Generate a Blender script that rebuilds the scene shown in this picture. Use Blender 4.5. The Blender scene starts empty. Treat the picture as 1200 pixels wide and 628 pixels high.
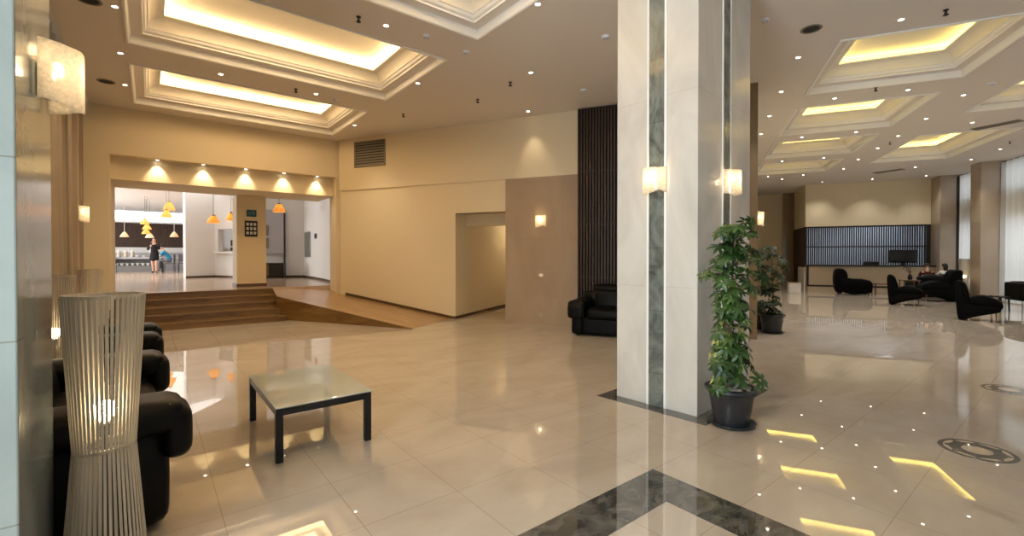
import bpy, bmesh, math, random
from mathutils import Vector, Matrix
from mathutils.geometry import tessellate_polygon
random.seed(7)
C = bpy.context.scene.collection
PI = math.pi
R_ = math.radians
F, HC, HY, CX = 533.0, 1.49, 300.0, 600.0       # focal length in px, eye height, horizon row, centre column
H = 4.57                                        # lobby ceiling height
PL = 0.675                                      # level of the raised restaurant floor
AL, AR = R_(38.5), R_(-22.6)                    # headings of the left hall and of the right wing

def LW(u, v, z=0): return Vector((u*math.cos(AL)-v*math.sin(AL), u*math.sin(AL)+v*math.cos(AL), z))
def RW(u, v, z=0): return Vector((u*math.cos(AR)-v*math.sin(AR), u*math.sin(AR)+v*math.cos(AR), z))
def toL(p): return (p[0]*math.cos(AL)+p[1]*math.sin(AL), -p[0]*math.sin(AL)+p[1]*math.cos(AL))
def toR(p): return (p[0]*math.cos(AR)+p[1]*math.sin(AR), -p[0]*math.sin(AR)+p[1]*math.cos(AR))
def at(px, py, z):
    d = F*(z-HC)/(HY-py)
    return Vector(((px-CX)/F*d, d, z))
def atd(px, d, z): return Vector(((px-CX)/F*d, d, z))

# ------------------------------------------------------------------ materials
def mat(name, col, rough=.5, spec=.5, metal=0, **kw):
    m = bpy.data.materials.new(name); m.use_nodes = True
    b = m.node_tree.nodes['Principled BSDF']
    b.inputs['Base Color'].default_value = (*col, 1)
    b.inputs['Roughness'].default_value = rough
    b.inputs['Specular IOR Level'].default_value = spec
    b.inputs['Metallic'].default_value = metal
    for k, val in kw.items():
        i = b.inputs[k.replace('_', ' ')]
        i.default_value = (*val, 1) if isinstance(val, tuple) else val
    return m
def N(m, t, **kw):
    n = m.node_tree.nodes.new(t)
    for k, v in kw.items(): setattr(n, k, v)
    return n
def LK(m, a, b): m.node_tree.links.new(a, b)
def noise_col(m, c1, c2, scale=(4, 4, 4), detail=6, lo=.35, hi=.65, dist=0, coord='Object', rough=.6):
    b = m.node_tree.nodes['Principled BSDF']
    tc = N(m, 'ShaderNodeTexCoord'); mp = N(m, 'ShaderNodeMapping')
    mp.inputs['Scale'].default_value = scale
    LK(m, tc.outputs[coord], mp.inputs['Vector'])
    nz = N(m, 'ShaderNodeTexNoise'); nz.inputs['Scale'].default_value = 1; nz.inputs['Detail'].default_value = detail
    nz.inputs['Roughness'].default_value = rough; nz.inputs['Distortion'].default_value = dist
    LK(m, mp.outputs[0], nz.inputs['Vector'])
    cr = N(m, 'ShaderNodeValToRGB')
    cr.color_ramp.elements[0].position = lo; cr.color_ramp.elements[0].color = (*c1, 1)
    cr.color_ramp.elements[1].position = hi; cr.color_ramp.elements[1].color = (*c2, 1)
    LK(m, nz.outputs['Fac'], cr.inputs[0]); LK(m, cr.outputs[0], b.inputs['Base Color'])
    return cr, nz, mp, tc
def bump(m, scale, strength, dist=.01, coord='Object'):
    b = m.node_tree.nodes['Principled BSDF']
    tc = N(m, 'ShaderNodeTexCoord'); nz = N(m, 'ShaderNodeTexNoise'); nz.inputs['Scale'].default_value = scale
    LK(m, tc.outputs[coord], nz.inputs['Vector'])
    bp = N(m, 'ShaderNodeBump'); bp.inputs['Strength'].default_value = strength; bp.inputs['Distance'].default_value = dist
    LK(m, nz.outputs['Fac'], bp.inputs['Height']); LK(m, bp.outputs[0], b.inputs['Normal'])
def lines(m, cr, axes, dark=.75):
    """darken the colour along joints: axes = [(axis, period, offset, halfwidth)] in object space"""
    b = m.node_tree.nodes['Principled BSDF']
    tc = N(m, 'ShaderNodeTexCoord'); sp = N(m, 'ShaderNodeSeparateXYZ'); LK(m, tc.outputs['Object'], sp.inputs[0])
    last = None
    for ax, per, off, hw in axes:
        a = N(m, 'ShaderNodeMath', operation='SUBTRACT'); LK(m, sp.outputs[ax], a.inputs[0]); a.inputs[1].default_value = off - per/2
        w = N(m, 'ShaderNodeMath', operation='FLOORED_MODULO'); LK(m, a.outputs[0], w.inputs[0]); w.inputs[1].default_value = per
        s = N(m, 'ShaderNodeMath', operation='SUBTRACT'); LK(m, w.outputs[0], s.inputs[0]); s.inputs[1].default_value = per/2
        ab = N(m, 'ShaderNodeMath', operation='ABSOLUTE'); LK(m, s.outputs[0], ab.inputs[0])
        lt = N(m, 'ShaderNodeMath', operation='LESS_THAN'); LK(m, ab.outputs[0], lt.inputs[0]); lt.inputs[1].default_value = hw
        if last is None: last = lt
        else:
            mx = N(m, 'ShaderNodeMath', operation='MAXIMUM'); LK(m, last.outputs[0], mx.inputs[0]); LK(m, lt.outputs[0], mx.inputs[1]); last = mx
    mix = N(m, 'ShaderNodeMix', data_type='RGBA', blend_type='MULTIPLY')
    LK(m, last.outputs[0], mix.inputs['Factor']); LK(m, cr.outputs[0], mix.inputs[6]); mix.inputs[7].default_value = (dark, dark*.93, dark*.85, 1)
    LK(m, mix.outputs[2], b.inputs['Base Color'])
    return mix
def emit(name, col, s):
    m = mat(name, (.8, .8, .8), .5)
    b = m.node_tree.nodes['Principled BSDF']
    b.inputs['Emission Color'].default_value = (*col, 1); b.inputs['Emission Strength'].default_value = s
    return m

M = {}
M['floor'] = mat('cream_marble_floor', (.6, .5, .38), .010, .5, IOR=2.3)
cr, *_ = noise_col(M['floor'], (.42, .35, .275), (.51, .44, .36), (.9, 1.6, 1), 9, .3, .7, 1.2)
lines(M['floor'], cr, [(0, .6, .316, .0018), (1, .6, .062, .0018)], .62)
M['inlay'] = mat('dark_green_marble', (.05, .05, .045), .03, .5, IOR=2.0)
noise_col(M['inlay'], (.035, .033, .029), (.16, .15, .13), (5, 7, 5), 11, .38, .74, 1.6)
M['pillar'] = mat('white_marble', (.8, .77, .72), .20, .45)
cr, *_ = noise_col(M['pillar'], (.56, .53, .485), (.70, .67, .62), (1.6, 1.6, .8), 8, .3, .62, 1.2)
lines(M['pillar'], cr, [(2, 1.86, 1.19, .0025)], .84)
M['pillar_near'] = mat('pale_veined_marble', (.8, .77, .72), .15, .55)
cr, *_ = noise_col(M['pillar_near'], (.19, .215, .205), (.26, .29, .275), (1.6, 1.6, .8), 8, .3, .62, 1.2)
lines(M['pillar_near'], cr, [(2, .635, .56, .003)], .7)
M['stripe'] = mat('green_marble', (.1, .12, .11), .12, .5)
cr, *_ = noise_col(M['stripe'], (.055, .068, .064), (.26, .29, .27), (4, 4, 3), 10, .3, .75, 1.8)
lines(M['stripe'], cr, [(2, .62, .33, .003)], .55)
M['beige_marble'] = mat('beige_marble', (.4, .32, .24), .05, .5, IOR=1.8)
cr, *_ = noise_col(M['beige_marble'], (.39, .30, .215), (.46, .36, .265), (1.2, 1.2, .7), 8, .3, .7, 1)
lines(M['beige_marble'], cr, [(2, .62, .62, .002)], .85)
M['brown_marble'] = mat('brown_marble', (.2, .14, .09), .12, .5)
noise_col(M['brown_marble'], (.24, .17, .10), (.32, .23, .14), (2, 2, 1), 7, .3, .7, 1)
M['paint'] = mat('cream_paint', (.80, .69, .49), .75, .25)
M['paint_white'] = mat('white_paint', (.84, .82, .79), .7, .25)
M['ceiling'] = mat('ceiling_paint', (.79, .74, .69), .8, .2)
M['moulding'] = mat('daylit_moulding_paint', (.94, .93, .91), .6, .3)  # whitened against the ceiling to stand in for daylight on the mouldings
M['recess'] = mat('recess_paint', (.88, .84, .76), .7, .2)
M['wood'] = mat('oak_boards', (.3, .18, .09), .25, .5)
noise_col(M['wood'], (.12, .062, .016), (.25, .145, .048), (1.2, 18, 6), 7, .3, .75, .6)
M['wood_ramp'] = mat('honey_oak', (.4, .26, .14), .2, .5)
noise_col(M['wood_ramp'], (.30, .18, .085), (.43, .275, .14), (1.2, 18, 6), 7, .3, .75, .6)
M['wood_floor'] = mat('pale_wood_floor', (.4, .3, .2), .16, .5)
cr, *_ = noise_col(M['wood_floor'], (.46, .34, .24), (.60, .47, .36), (1.4, 16, 4), 7, .3, .7, .5)
lines(M['wood_floor'], cr, [(1, .14, 0, .002)], .8)
M['baseboard'] = mat('dark_baseboard', (.10, .052, .022), .35, .5)
M['slat'] = mat('dark_walnut_slats', (.06, .03, .015), .45, .4)
noise_col(M['slat'], (.020, .010, .005), (.075, .038, .020), (20, 20, 1.5), 7, .3, .7, .5)
M['slat_back'] = mat('black_panel_back', (.012, .008, .006), .7, .2)
M['leather'] = mat('black_leather', (.0022, .002, .002), .42, .13)
bump(M['leather'], 55, .18, .006)
M['leather_dull'] = mat('black_upholstery', (.0022, .002, .0022), .7, .07)
bump(M['leather_dull'], 80, .2, .004)
M['black'] = mat('black_lacquer', (.005, .005, .006), .3, .35)
M['black_metal'] = mat('black_metal', (.012, .012, .014), .35, .5)
M['dark_frame'] = mat('dark_frame', (.02, .016, .013), .5, .4)
M['glass_top'] = mat('pale_green_glass', (.66, .68, .58), .025, .5, IOR=1.9, Alpha=.62)
M['chrome'] = mat('chrome', (.75, .75, .75), .12, .5, 1)
M['grey_metal'] = mat('grey_metal', (.30, .31, .33), .35, .5, .85)
M['lamp_slat'] = mat('grey_birch_slats', (.4, .37, .32), .5, .35)
noise_col(M['lamp_slat'], (.38, .335, .265), (.56, .505, .42), (30, 30, 2), 5, .3, .7)
M['bulb'] = emit('lit_bulb', (1, .80, .50), 38)
M['sconce_bulb'] = emit('lit_sconce_bulb', (1, .74, .40), 26)
M['pend_bulb'] = emit('lit_pendant_bulb', (1, .70, .34), 55)
M['cove_warm'] = emit('warm_cove_light', (1, .68, .33), 62)
M['cove_yellow'] = emit('yellow_cove_light', (1, .76, .21), 11)
M['spot'] = emit('lit_spot', (1, .88, .68), 24)
M['curtain'] = mat('taupe_curtain', (.28, .225, .165), .85, .15)
def sheer(name, col, tr):
    m = bpy.data.materials.new(name); m.use_nodes = True; nt = m.node_tree; nt.nodes.clear()
    o = N(m, 'ShaderNodeOutputMaterial'); d = N(m, 'ShaderNodeBsdfDiffuse'); t = N(m, 'ShaderNodeBsdfTranslucent'); x = N(m, 'ShaderNodeMixShader')
    d.inputs['Color'].default_value = (*col, 1); t.inputs['Color'].default_value = (*col, 1); x.inputs[0].default_value = tr
    LK(m, d.outputs[0], x.inputs[1]); LK(m, t.outputs[0], x.inputs[2]); LK(m, x.outputs[0], o.inputs[0])
    return m
M['sheer'] = sheer('white_sheer', (.84, .84, .83), .6)
M['frost'] = sheer('frosted_glass', (.92, .86, .76), .62)
def frost_glass():
    m = M['frost']; nt = m.node_tree; o = [n for n in nt.nodes if n.type == 'OUTPUT_MATERIAL'][0]
    old = o.inputs[0].links[0].from_socket
    g = N(m, 'ShaderNodeBsdfGlossy'); g.inputs['Roughness'].default_value = .12
    tr = N(m, 'ShaderNodeBsdfTransparent'); a = N(m, 'ShaderNodeMixShader'); b = N(m, 'ShaderNodeMixShader')
    tc = N(m, 'ShaderNodeTexCoord'); nz = N(m, 'ShaderNodeTexNoise'); nz.inputs['Scale'].default_value = 60; nz.inputs['Detail'].default_value = 4
    LK(m, tc.outputs['Object'], nz.inputs['Vector'])
    mr = N(m, 'ShaderNodeMapRange'); mr.inputs[1].default_value = .3; mr.inputs[2].default_value = .7; mr.inputs[3].default_value = .26; mr.inputs[4].default_value = .62
    LK(m, nz.outputs['Fac'], mr.inputs[0]); LK(m, mr.outputs[0], a.inputs[0])
    LK(m, old, a.inputs[1]); LK(m, tr.outputs[0], a.inputs[2]); b.inputs[0].default_value = .07
    LK(m, a.outputs[0], b.inputs[1]); LK(m, g.outputs[0], b.inputs[2]); LK(m, b.outputs[0], o.inputs[0])
frost_glass()
M['shade_orange'] = sheer('amber_shade', (.97, .66, .26), .6)
M['shade_cream'] = sheer('cream_shade', (.95, .80, .66), .5)
M['pot'] = mat('black_plastic_pot', (.018, .020, .024), .38, .45)
M['soil'] = mat('soil', (.05, .035, .025), .9, .2)
M['pebble'] = mat('pale_pebbles', (.55, .52, .46), .6, .3)
M['stem'] = mat('plant_stem', (.16, .12, .07), .7, .3)
M['leaf'] = mat('green_leaf', (.05, .15, .03), .38, .45)
noise_col(M['leaf'], (.010, .040, .008), (.052, .125, .022), (9, 9, 9), 2, .35, .7)
M['leaf_yellow'] = mat('variegated_leaf', (.5, .5, .1), .4, .4)
noise_col(M['leaf_yellow'], (.10, .24, .03), (.55, .52, .14), (22, 22, 22), 2, .42, .58)
M['leaf_dark'] = mat('dark_leaf', (.03, .07, .02), .5, .2)
noise_col(M['leaf_dark'], (.006, .014, .005), (.028, .048, .014), (9, 9, 9), 2, .35, .7)
M['skin'] = mat('skin', (.55, .33, .24), .55, .35)
M['hair'] = mat('dark_hair', (.018, .012, .009), .5, .4)
M['hair_brown'] = mat('brown_hair', (.10, .05, .025), .5, .4)
M['cloth_black'] = mat('black_cloth', (.014, .013, .015), .8, .2)
M['cloth_blue'] = mat('blue_cloth', (.03, .26, .46), .8, .2)
M['cloth_white'] = mat('white_cloth', (.72, .70, .66), .8, .2)
M['cloth_red'] = mat('red_cloth', (.075, .012, .014), .8, .2)
M['cloth_grey'] = mat('grey_cloth', (.13, .13, .15), .8, .2)
M['vent'] = mat('grey_vent', (.21, .19, .15), .5, .4)
M['vent_dark'] = mat('vent_dark', (.03, .03, .028), .7, .2)
M['wood_red'] = mat('reddish_wood', (.12, .035, .015), .35, .5)
M['wood_brown'] = mat('brown_wood', (.16, .085, .04), .3, .5)
M['teal'] = mat('teal_sign', (.012, .085, .13), .4, .4)
M['white_ink'] = mat('white_ink', (.75, .75, .72), .6, .3)
M['counter_grey'] = mat('grey_counter', (.22, .21, .20), .5, .4)
M['office_glow'] = mat('bluish_lit_wall', (.46, .52, .60), .7, .3)  # blue-grey puts the office's bluish light into the wall colour
M['screen'] = mat('dark_screen', (.012, .012, .014), .25, .5)
M['detector'] = mat('pale_plastic', (.80, .81, .86), .5, .3)
M['mirror'] = mat('mirror', (.30, .34, .30), .06, .5, .9)
M['panel_grey'] = mat('grey_panel', (.46, .45, .48), .5, .4)
M['food'] = mat('white_crockery', (.75, .73, .70), .35, .5)
M['jar'] = mat('jar_glass', (.55, .45, .33), .15, .5)
M['medal_light'] = mat('cream_inlay', (.55, .45, .33), .08, .5)
M['pane'] = mat('window_pane', (.9, .95, 1), .0, .5, Transmission_Weight=1.0, IOR=1.01)

for k_ in ('bulb', 'sconce_bulb', 'spot'): M[k_].cycles.emission_sampling = 'NONE'
# ------------------------------------------------------------------ mesh builder
class MB:
    def __init__(s): s.v, s.f = [], []
    def add(s, vs, fs):
        k = len(s.v); s.v += [tuple(x) for x in vs]; s.f += [tuple(i+k for i in f) for f in fs]; return s
    def box(s, x0, x1, y0, y1, z0, z1):
        return s.add([(x0,y0,z0),(x1,y0,z0),(x1,y1,z0),(x0,y1,z0),(x0,y0,z1),(x1,y0,z1),(x1,y1,z1),(x0,y1,z1)],
                     [(0,3,2,1),(4,5,6,7),(0,1,5,4),(1,2,6,5),(2,3,7,6),(3,0,4,7)])
    def prism(s, poly, z0, z1):
        n = len(poly)
        return s.add([(x,y,z0) for x,y in poly]+[(x,y,z1) for x,y in poly],
                     [tuple(range(n))[::-1], tuple(range(n,2*n))]+[(i,(i+1)%n,n+(i+1)%n,n+i) for i in range(n)])
    def profx(s, prof, x0, x1, nx=1, shape=None):
        """extrude a closed (y,z) profile along x; shape(t)->(scale about centroid)"""
        n = len(prof); cy = sum(p[0] for p in prof)/n; cz = sum(p[1] for p in prof)/n
        vs, fs = [], []
        for i in range(nx+1):
            t = i/nx; k = shape(t) if shape else 1
            for y, z in prof: vs.append((x0+(x1-x0)*t, cy+(y-cy)*k, cz+(z-cz)*k))
        for i in range(nx):
            for j in range(n):
                a, b = i*n+j, i*n+(j+1) % n; fs.append((a, b, b+n, a+n))
        fs += [tuple(range(n))[::-1], tuple(range(nx*n, nx*n+n))]
        return s.add(vs, fs)
    def tube(s, pts, r, seg=8, closed=False):
        pts = [Vector(p) for p in pts]; n = len(pts)
        rr = r if isinstance(r, (list, tuple)) else [r]*n
        vs, fs = [], []; prev = None
        for i, p in enumerate(pts):
            if closed: t = pts[(i+1) % n]-pts[i-1]
            else: t = pts[min(i+1, n-1)]-pts[max(i-1, 0)]
            t.normalize()
            if prev is None:
                a = Vector((0,0,1)) if abs(t.z) < .9 else Vector((1,0,0)); x = t.cross(a).normalized()
            else: x = (prev-t*prev.dot(t)).normalized()
            prev = x; y = t.cross(x)
            for k in range(seg):
                q = 2*PI*k/seg; vs.append(p+(x*math.cos(q)+y*math.sin(q))*rr[i])
        m = n if closed else n-1
        for i in range(m):
            for k in range(seg):
                a, b = i*seg+k, i*seg+(k+1) % seg; c = ((i+1) % n)*seg
                fs.append((a, b, c+(k+1) % seg, c+k))
        if not closed: fs += [tuple(range(seg))[::-1], tuple(range((n-1)*seg, n*seg))]
        return s.add(vs, fs)
    def lathe(s, prof, seg=24, cx=0, cy=0, closed=False):
        n = len(prof); vs, fs = [], []
        for r, z in prof:
            for k in range(seg):
                q = 2*PI*k/seg; vs.append((cx+r*math.cos(q), cy+r*math.sin(q), z))
        for i in range(n if closed else n-1):
            for k in range(seg):
                a, b = i*seg+k, i*seg+(k+1) % seg; c = ((i+1) % n)*seg
                fs.append((a, b, c+(k+1) % seg, c+k))
        if not closed:
            if prof[0][0] > 1e-6: fs.append(tuple(range(seg))[::-1])
            if prof[-1][0] > 1e-6: fs.append(tuple(range((n-1)*seg, n*seg)))
        return s.add(vs, fs)
    def rbox(s, c, size, r, n=8, puff=(0, 0, 0), rot=None):
        """rounded, optionally puffed box"""
        h = [x/2 for x in size]; r = min(r, *h); idx = {}; vs, fs = [], []
        def vert(i, j, k):
            key = (i, j, k)
            if key in idx: return idx[key]
            p = [-1+2*q/n for q in key]
            p = [math.copysign(abs(x)**.8, x) for x in p]
            P_ = [p[a]*h[a] for a in range(3)]
            inn = [max(-(h[a]-r), min(h[a]-r, P_[a])) for a in range(3)]
            d = Vector([P_[a]-inn[a] for a in range(3)])
            if d.length > 1e-9: d = d.normalized()*r
            q = Vector([inn[a]+d[a] for a in range(3)])
            for a in range(3):
                o = [b for b in range(3) if b != a]
                q[a] *= 1+puff[a]*(1-p[o[0]]**2)*(1-p[o[1]]**2)
            if rot: q = rot @ q
            idx[key] = len(vs); vs.append(q+Vector(c)); return idx[key]
        for a in range(3):
            o = [b for b in range(3) if b != a]
            for sd in (0, n):
                for i in range(n):
                    for j in range(n):
                        q = []
                        for (di, dj) in ((0,0),(1,0),(1,1),(0,1)):
                            key = [0,0,0]; key[a] = sd; key[o[0]] = i+di; key[o[1]] = j+dj; q.append(vert(*key))
                        fs.append(tuple(q))
        return s.add(vs, fs)
    def grid(s, rows):
        n, m = len(rows), len(rows[0])
        return s.add([p for r in rows for p in r], [(i*m+j, i*m+j+1, (i+1)*m+j+1, (i+1)*m+j) for i in range(n-1) for j in range(m-1)])
    def build(s, name, m, parent=None, loc=(0,0,0), rotz=0, smooth=40, bevel=0, solid=0, recalc=True, bseg=2):
        me = bpy.data.meshes.new(name); me.from_pydata(s.v, [], s.f)
        bm = bmesh.new(); bm.from_mesh(me)
        bmesh.ops.remove_doubles(bm, verts=bm.verts, dist=1e-5)
        if recalc: bmesh.ops.recalc_face_normals(bm, faces=bm.faces)
        bm.to_mesh(me); bm.free()
        me.materials.append(m)
        if smooth:
            me.shade_smooth(); me.set_sharp_from_angle(angle=R_(smooth))
        o = bpy.data.objects.new(name, me); C.objects.link(o)
        o.location = loc; o.rotation_euler = (0,0,rotz)
        if parent: o.parent = parent
        if solid:
            q = o.modifiers.new('solid', 'SOLIDIFY'); q.thickness = solid; q.offset = 0
        if bevel:
            q = o.modifiers.new('bevel', 'BEVEL'); q.width = bevel; q.segments = bseg; q.limit_method = 'ANGLE'; q.angle_limit = R_(40)
        return o
def tag(o, label=None, cat=None, group=None, kind=None):
    if label: o['label'] = label
    if cat: o['category'] = cat
    if group: o['group'] = group
    if kind: o['kind'] = kind
    return o
def thing(name, label, cat, loc=(0,0,0), rotz=0, group=None, kind=None):
    o = bpy.data.objects.new(name, None); C.objects.link(o)
    o.empty_display_size = .1; o.location = loc; o.rotation_euler = (0,0,rotz)
    return tag(o, label, cat, group, kind)
def struct(o, label, cat=None):
    return tag(o, label, cat, None, 'structure')
def dup(root, loc=None, rotz=None, label=None, group=None):
    r = root.copy(); C.objects.link(r)
    if loc is not None: r.location = loc
    if rotz is not None: r.rotation_euler = (0,0,rotz)
    if label: r['label'] = label
    if group: r['group'] = group
    for ch in list(root.children):
        c = ch.copy(); C.objects.link(c); c.parent = r
        for g in list(ch.children):
            d = g.copy(); C.objects.link(d); d.parent = c
    return r
def light(kind, name, loc, energy, col=(1,1,1), rot=None, **kw):
    l = bpy.data.lights.new(name, kind); l.energy = energy; l.color = col
    for k, v in kw.items(): setattr(l, k, v)
    o = bpy.data.objects.new(name, l); C.objects.link(o); o.location = loc
    if rot: o.rotation_euler = rot
    return o
def aim(o, target): 
    d = Vector(target)-o.location; o.rotation_euler = d.to_track_quat('-Z', 'Y').to_euler()
EXPO = 0.1
LE = dict(left=292, back=60, right=255, rest=900, office=115, restc=300, land=5, spot=100, cof=62)
# ------------------------------------------------------------------ the setting
def sbox(name, label, m, frame, boxes, bevel=0, cat=None):
    b = MB()
    for q in boxes: b.box(*q)
    return struct(b.build(name, m, rotz=frame, smooth=0, bevel=bevel), label, cat)

b = MB(); b.v = [tuple(LW(-1.4, -9, 0)), tuple(LW(36, -24, 0)), tuple(LW(36, 24, 0)), tuple(LW(-1.4, 24, 0))]
fl = MB(); fl.box(-1.5, 34, -16, 22, -.12, 0)
struct(fl.build('floor', M['floor'], rotz=AL, smooth=0), 'polished cream marble floor of the whole lobby', 'floor')

# dark inlays, set flush into the floor (a 1.5 mm lip)
C0 = toL(at(765.6, 550.6, 0)); C1 = toL(at(781.4, 589, 0)); bw = .5*((C0[0]-C1[0])+(C0[1]-C1[1]))
u0, v0 = C0
b = MB()
b.box(u0-3.2, u0, v0-bw, v0, -.05, .0015); b.box(u0-bw, u0, v0-3.4, v0-bw, -.05, .0015)
struct(b.build('trim_1', M['inlay'], rotz=AL, smooth=0), 'dark veined marble border inlaid in the foreground floor, forming a corner', 'floor inlay')

# coffer footprints -----------------------------------------------------------
LC = [(-.22, 3.63, 9.52, 11.85), (-.22, 3.63, 6.27, 8.56), (-.22, 3.63, 3.02, 5.35), (-.22, 3.63, -.23, 2.10)]
RC = [(1.85, 4.10, 7.85, 10.15), (1.85, 4.10, 11.05, 13.36), (1.85, 4.10, 14.18, 16.35), (1.85, 4.10, 17.35, 19.5)]
RC2 = [(5.2, 7.07, 9.3, 12.68), (5.15, 7.07, 14.75, 18.4)]
def rect(fn, r): return [fn(r[0], r[2]), fn(r[1], r[2]), fn(r[1], r[3]), fn(r[0], r[3])]
outer = [LW(-.95, -6), LW(-.95, 12.46), LW(4.1, 12.46), RW(-8.7, 9.46), RW(.6, 9.46), RW(.86, 9.75), RW(.86, 26.2), RW(9.2, 26.2), RW(9.2, -5)]
holes = [rect(LW, r) for r in LC]+[rect(RW, r) for r in RC+RC2]
polys = [[Vector((p.x, p.y, 0)) for p in outer]]+[[Vector((p.x, p.y, 0)) for p in h] for h in holes]
flat = [p for q in polys for p in q]
tris = tessellate_polygon(polys)
b = MB(); b.add([(p.x, p.y, H) for p in flat], [tuple(t) for t in tris])
ce = b.build('ceiling', M['ceiling'], smooth=0, recalc=False)
bm = bmesh.new(); bm.from_mesh(ce.data)
for f in bm.faces:
    f.normal_update()
    if f.normal.z > 0: f.normal_flip()
bm.to_mesh(ce.data); bm.free()
struct(ce, 'flat pale ceiling of the lobby between the coffers', 'ceiling')

# left hall: window wall beside and behind the camera, curtained wall further on
sbox('wall_left', 'left side wall behind the taupe curtains', M['paint'], AL,
     [(-1.45, -1.25, 1.8, 12.7, 0, 5.0), (-1.45, -1.25, .2, 1.8, 4.3, 5.0), (-1.45, -1.25, .2, 1.8, 0, .12), (-1.45, -1.25, -6, .2, 0, 5.0), (-1.26, -.95, -6, 12.5, 4.75, 4.85)])
b = MB()
for v in (.24, 1.0, 1.76): b.box(-1.40, -1.30, v-.04, v+.04, .12, 4.3)
for z in (.14, 2.5, 4.26): b.box(-1.39, -1.31, 0.2, 1.8, z-.03, z+.03)
w1 = struct(b.build('window_1', M['dark_frame'], rotz=AL, smooth=0), 'tall window wall on the left beside the viewpoint', 'window')
p = MB().box(-1.355, -1.345, .2, 1.8, .14, 4.28)
pane = bpy.data.materials.new('clear_pane'); pane.use_nodes = True; pane.node_tree.nodes.clear()
_o = N(pane, 'ShaderNodeOutputMaterial'); _t = N(pane, 'ShaderNodeBsdfTransparent'); _g = N(pane, 'ShaderNodeBsdfGlossy'); _x = N(pane, 'ShaderNodeMixShader')
_g.inputs['Roughness'].default_value = .02; _x.inputs[0].default_value = .06
LK(pane, _t.outputs[0], _x.inputs[1]); LK(pane, _g.outputs[0], _x.inputs[2]); LK(pane, _x.outputs[0], _o.inputs[0])
M['pane'] = pane
p.build('pane', M['pane'], parent=w1, smooth=0)

# wall behind the camera, with a glazed entrance
A_, B_ = LW(-1.3, -6), RW(9.3, -5)
ang = math.atan2(B_.y-A_.y, B_.x-A_.x); Ln = (B_-A_).length
b = MB(); b.box(0, .4, -.1, .1, 0, 5.0); b.box(Ln-.4, Ln, -.1, .1, 0, 5.0); b.box(.4, Ln-.4, -.1, .1, 3.4, 5.0)
struct(b.build('wall_back', M['paint'], loc=(A_.x, A_.y, 0), rotz=ang, smooth=0), 'wall behind the viewpoint with the glazed entrance', 'wall')
b = MB()
for i in range(5):
    x = .4+(Ln-.8)*i/4; b.box(x-.04, x+.04, -.05, .05, 0, 3.4)
b.box(.4, Ln-.4, -.05, .05, 2.2, 2.28); b.box(.4, Ln-.4, -.05, .05, 3.34, 3.4)
w2 = struct(b.build('window_2', M['dark_frame'], loc=(A_.x, A_.y, 0), rotz=ang, smooth=0), 'glazed entrance front behind the viewpoint', 'window')
MB().box(.4, Ln-.4, -.006, .006, 0, 3.38).build('pane', M['pane'], parent=w2, smooth=0)

# stair wall: upper wall, lit slot, deep band
VB = 12.45
sbox('wall_front', 'cream upper wall above the stair opening', M['paint'], AL, [(-1.45, 4.12, VB, VB+.26, 3.59, 5.0)], cat='wall')
sbox('trim_2', 'deep cream band lit by five spots above the stair opening', M['paint'], AL, [(-.645, 3.93, VB+.26, 14.25, 3.11, 3.62)], cat='beam')
sbox('trim_3', 'cream wall strip left of the stairs', M['paint'], AL, [(-1.45, -.645, VB, 14.25, 0, 3.59)], cat='wall')
sbox('trim_4', 'narrow cream wall strip right of the ramp', M['paint'], AL, [(3.9, 4.16, VB, 13.0, 0, 3.59)], cat='wall')
# column in the opening
col = thing('square_column', 'square cream column standing at the top of the wooden stairs', 'column', LW(2.143, 14.36), AL, kind='structure')
MB().box(-.347, .347, -.39, .39, PL, 3.11).build('shaft', M['paint'], parent=col, smooth=0)
MB().box(-.357, .357, -.40, .40, PL, PL+.075).build('skirting', M['baseboard'], parent=col, smooth=0)

# stairs, platform, ramp
UT = 2.44; v_top, v_bot = 12.81, 11.41; nst = 5; rise = PL/nst; tread = (v_top-v_bot)/(nst-1)
st = thing('wooden_stairs', 'five wide oak steps rising to the restaurant', 'stairs', (0,0,0), AL, kind='structure')
for i in range(nst):
    z1 = rise*(i+1); va = v_bot+tread*i; vb = v_bot+tread*(i+1) if i < nst-1 else 13.2
    m_ = MB().box(-.64, UT, va, vb+.02, max(0, z1-rise*1.2), z1-.03); m_.box(-.64, UT+.0, va-.02, vb, z1-.03, z1)
    m_.build('step', M['wood'], parent=st, smooth=0)
b = MB(); b.box(-7, 11, 13.18, 36, 0, PL-.002); b.box(-.6, UT, 12.9, 13.2, 0, PL-.002)
struct(b.build('floor_raised', M['wood_floor'], rotz=AL, smooth=0), 'pale wood floor of the raised restaurant', 'floor')
S = .139; E0 = -5.455
def rz(u): return max(.001, S*(E0-u))
T = toR(LW(UT, v_top)); T2 = toR(LW(UT, 13.3)); S0 = toR(LW(UT, 11.5))
J = toR(LW(3.92, 13.3)); K = toR(LW(3.92, 12.5))
xS = toR(at(322.2, 347.6, .533))
pts = [(E0, 7.78), (-9.25, 7.78), T, T2, J, K, (-8.80, 9.46), (-5.50, 9.46)]
b = MB()
tv = [(x, y, min(PL, rz(x))) for x, y in pts]; n = len(tv)
b.add(tv+[(x, y, -.02) for x, y in pts], [tuple(range(n)), tuple(range(n, 2*n))[::-1]]+[(i, n+i, n+(i+1) % n, (i+1) % n) for i in range(n)])
rp = struct(b.build('wooden_ramp', M['wood_ramp'], rotz=AR, smooth=0), 'oak ramp descending to the lobby along the cream wall', 'ramp')
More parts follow.
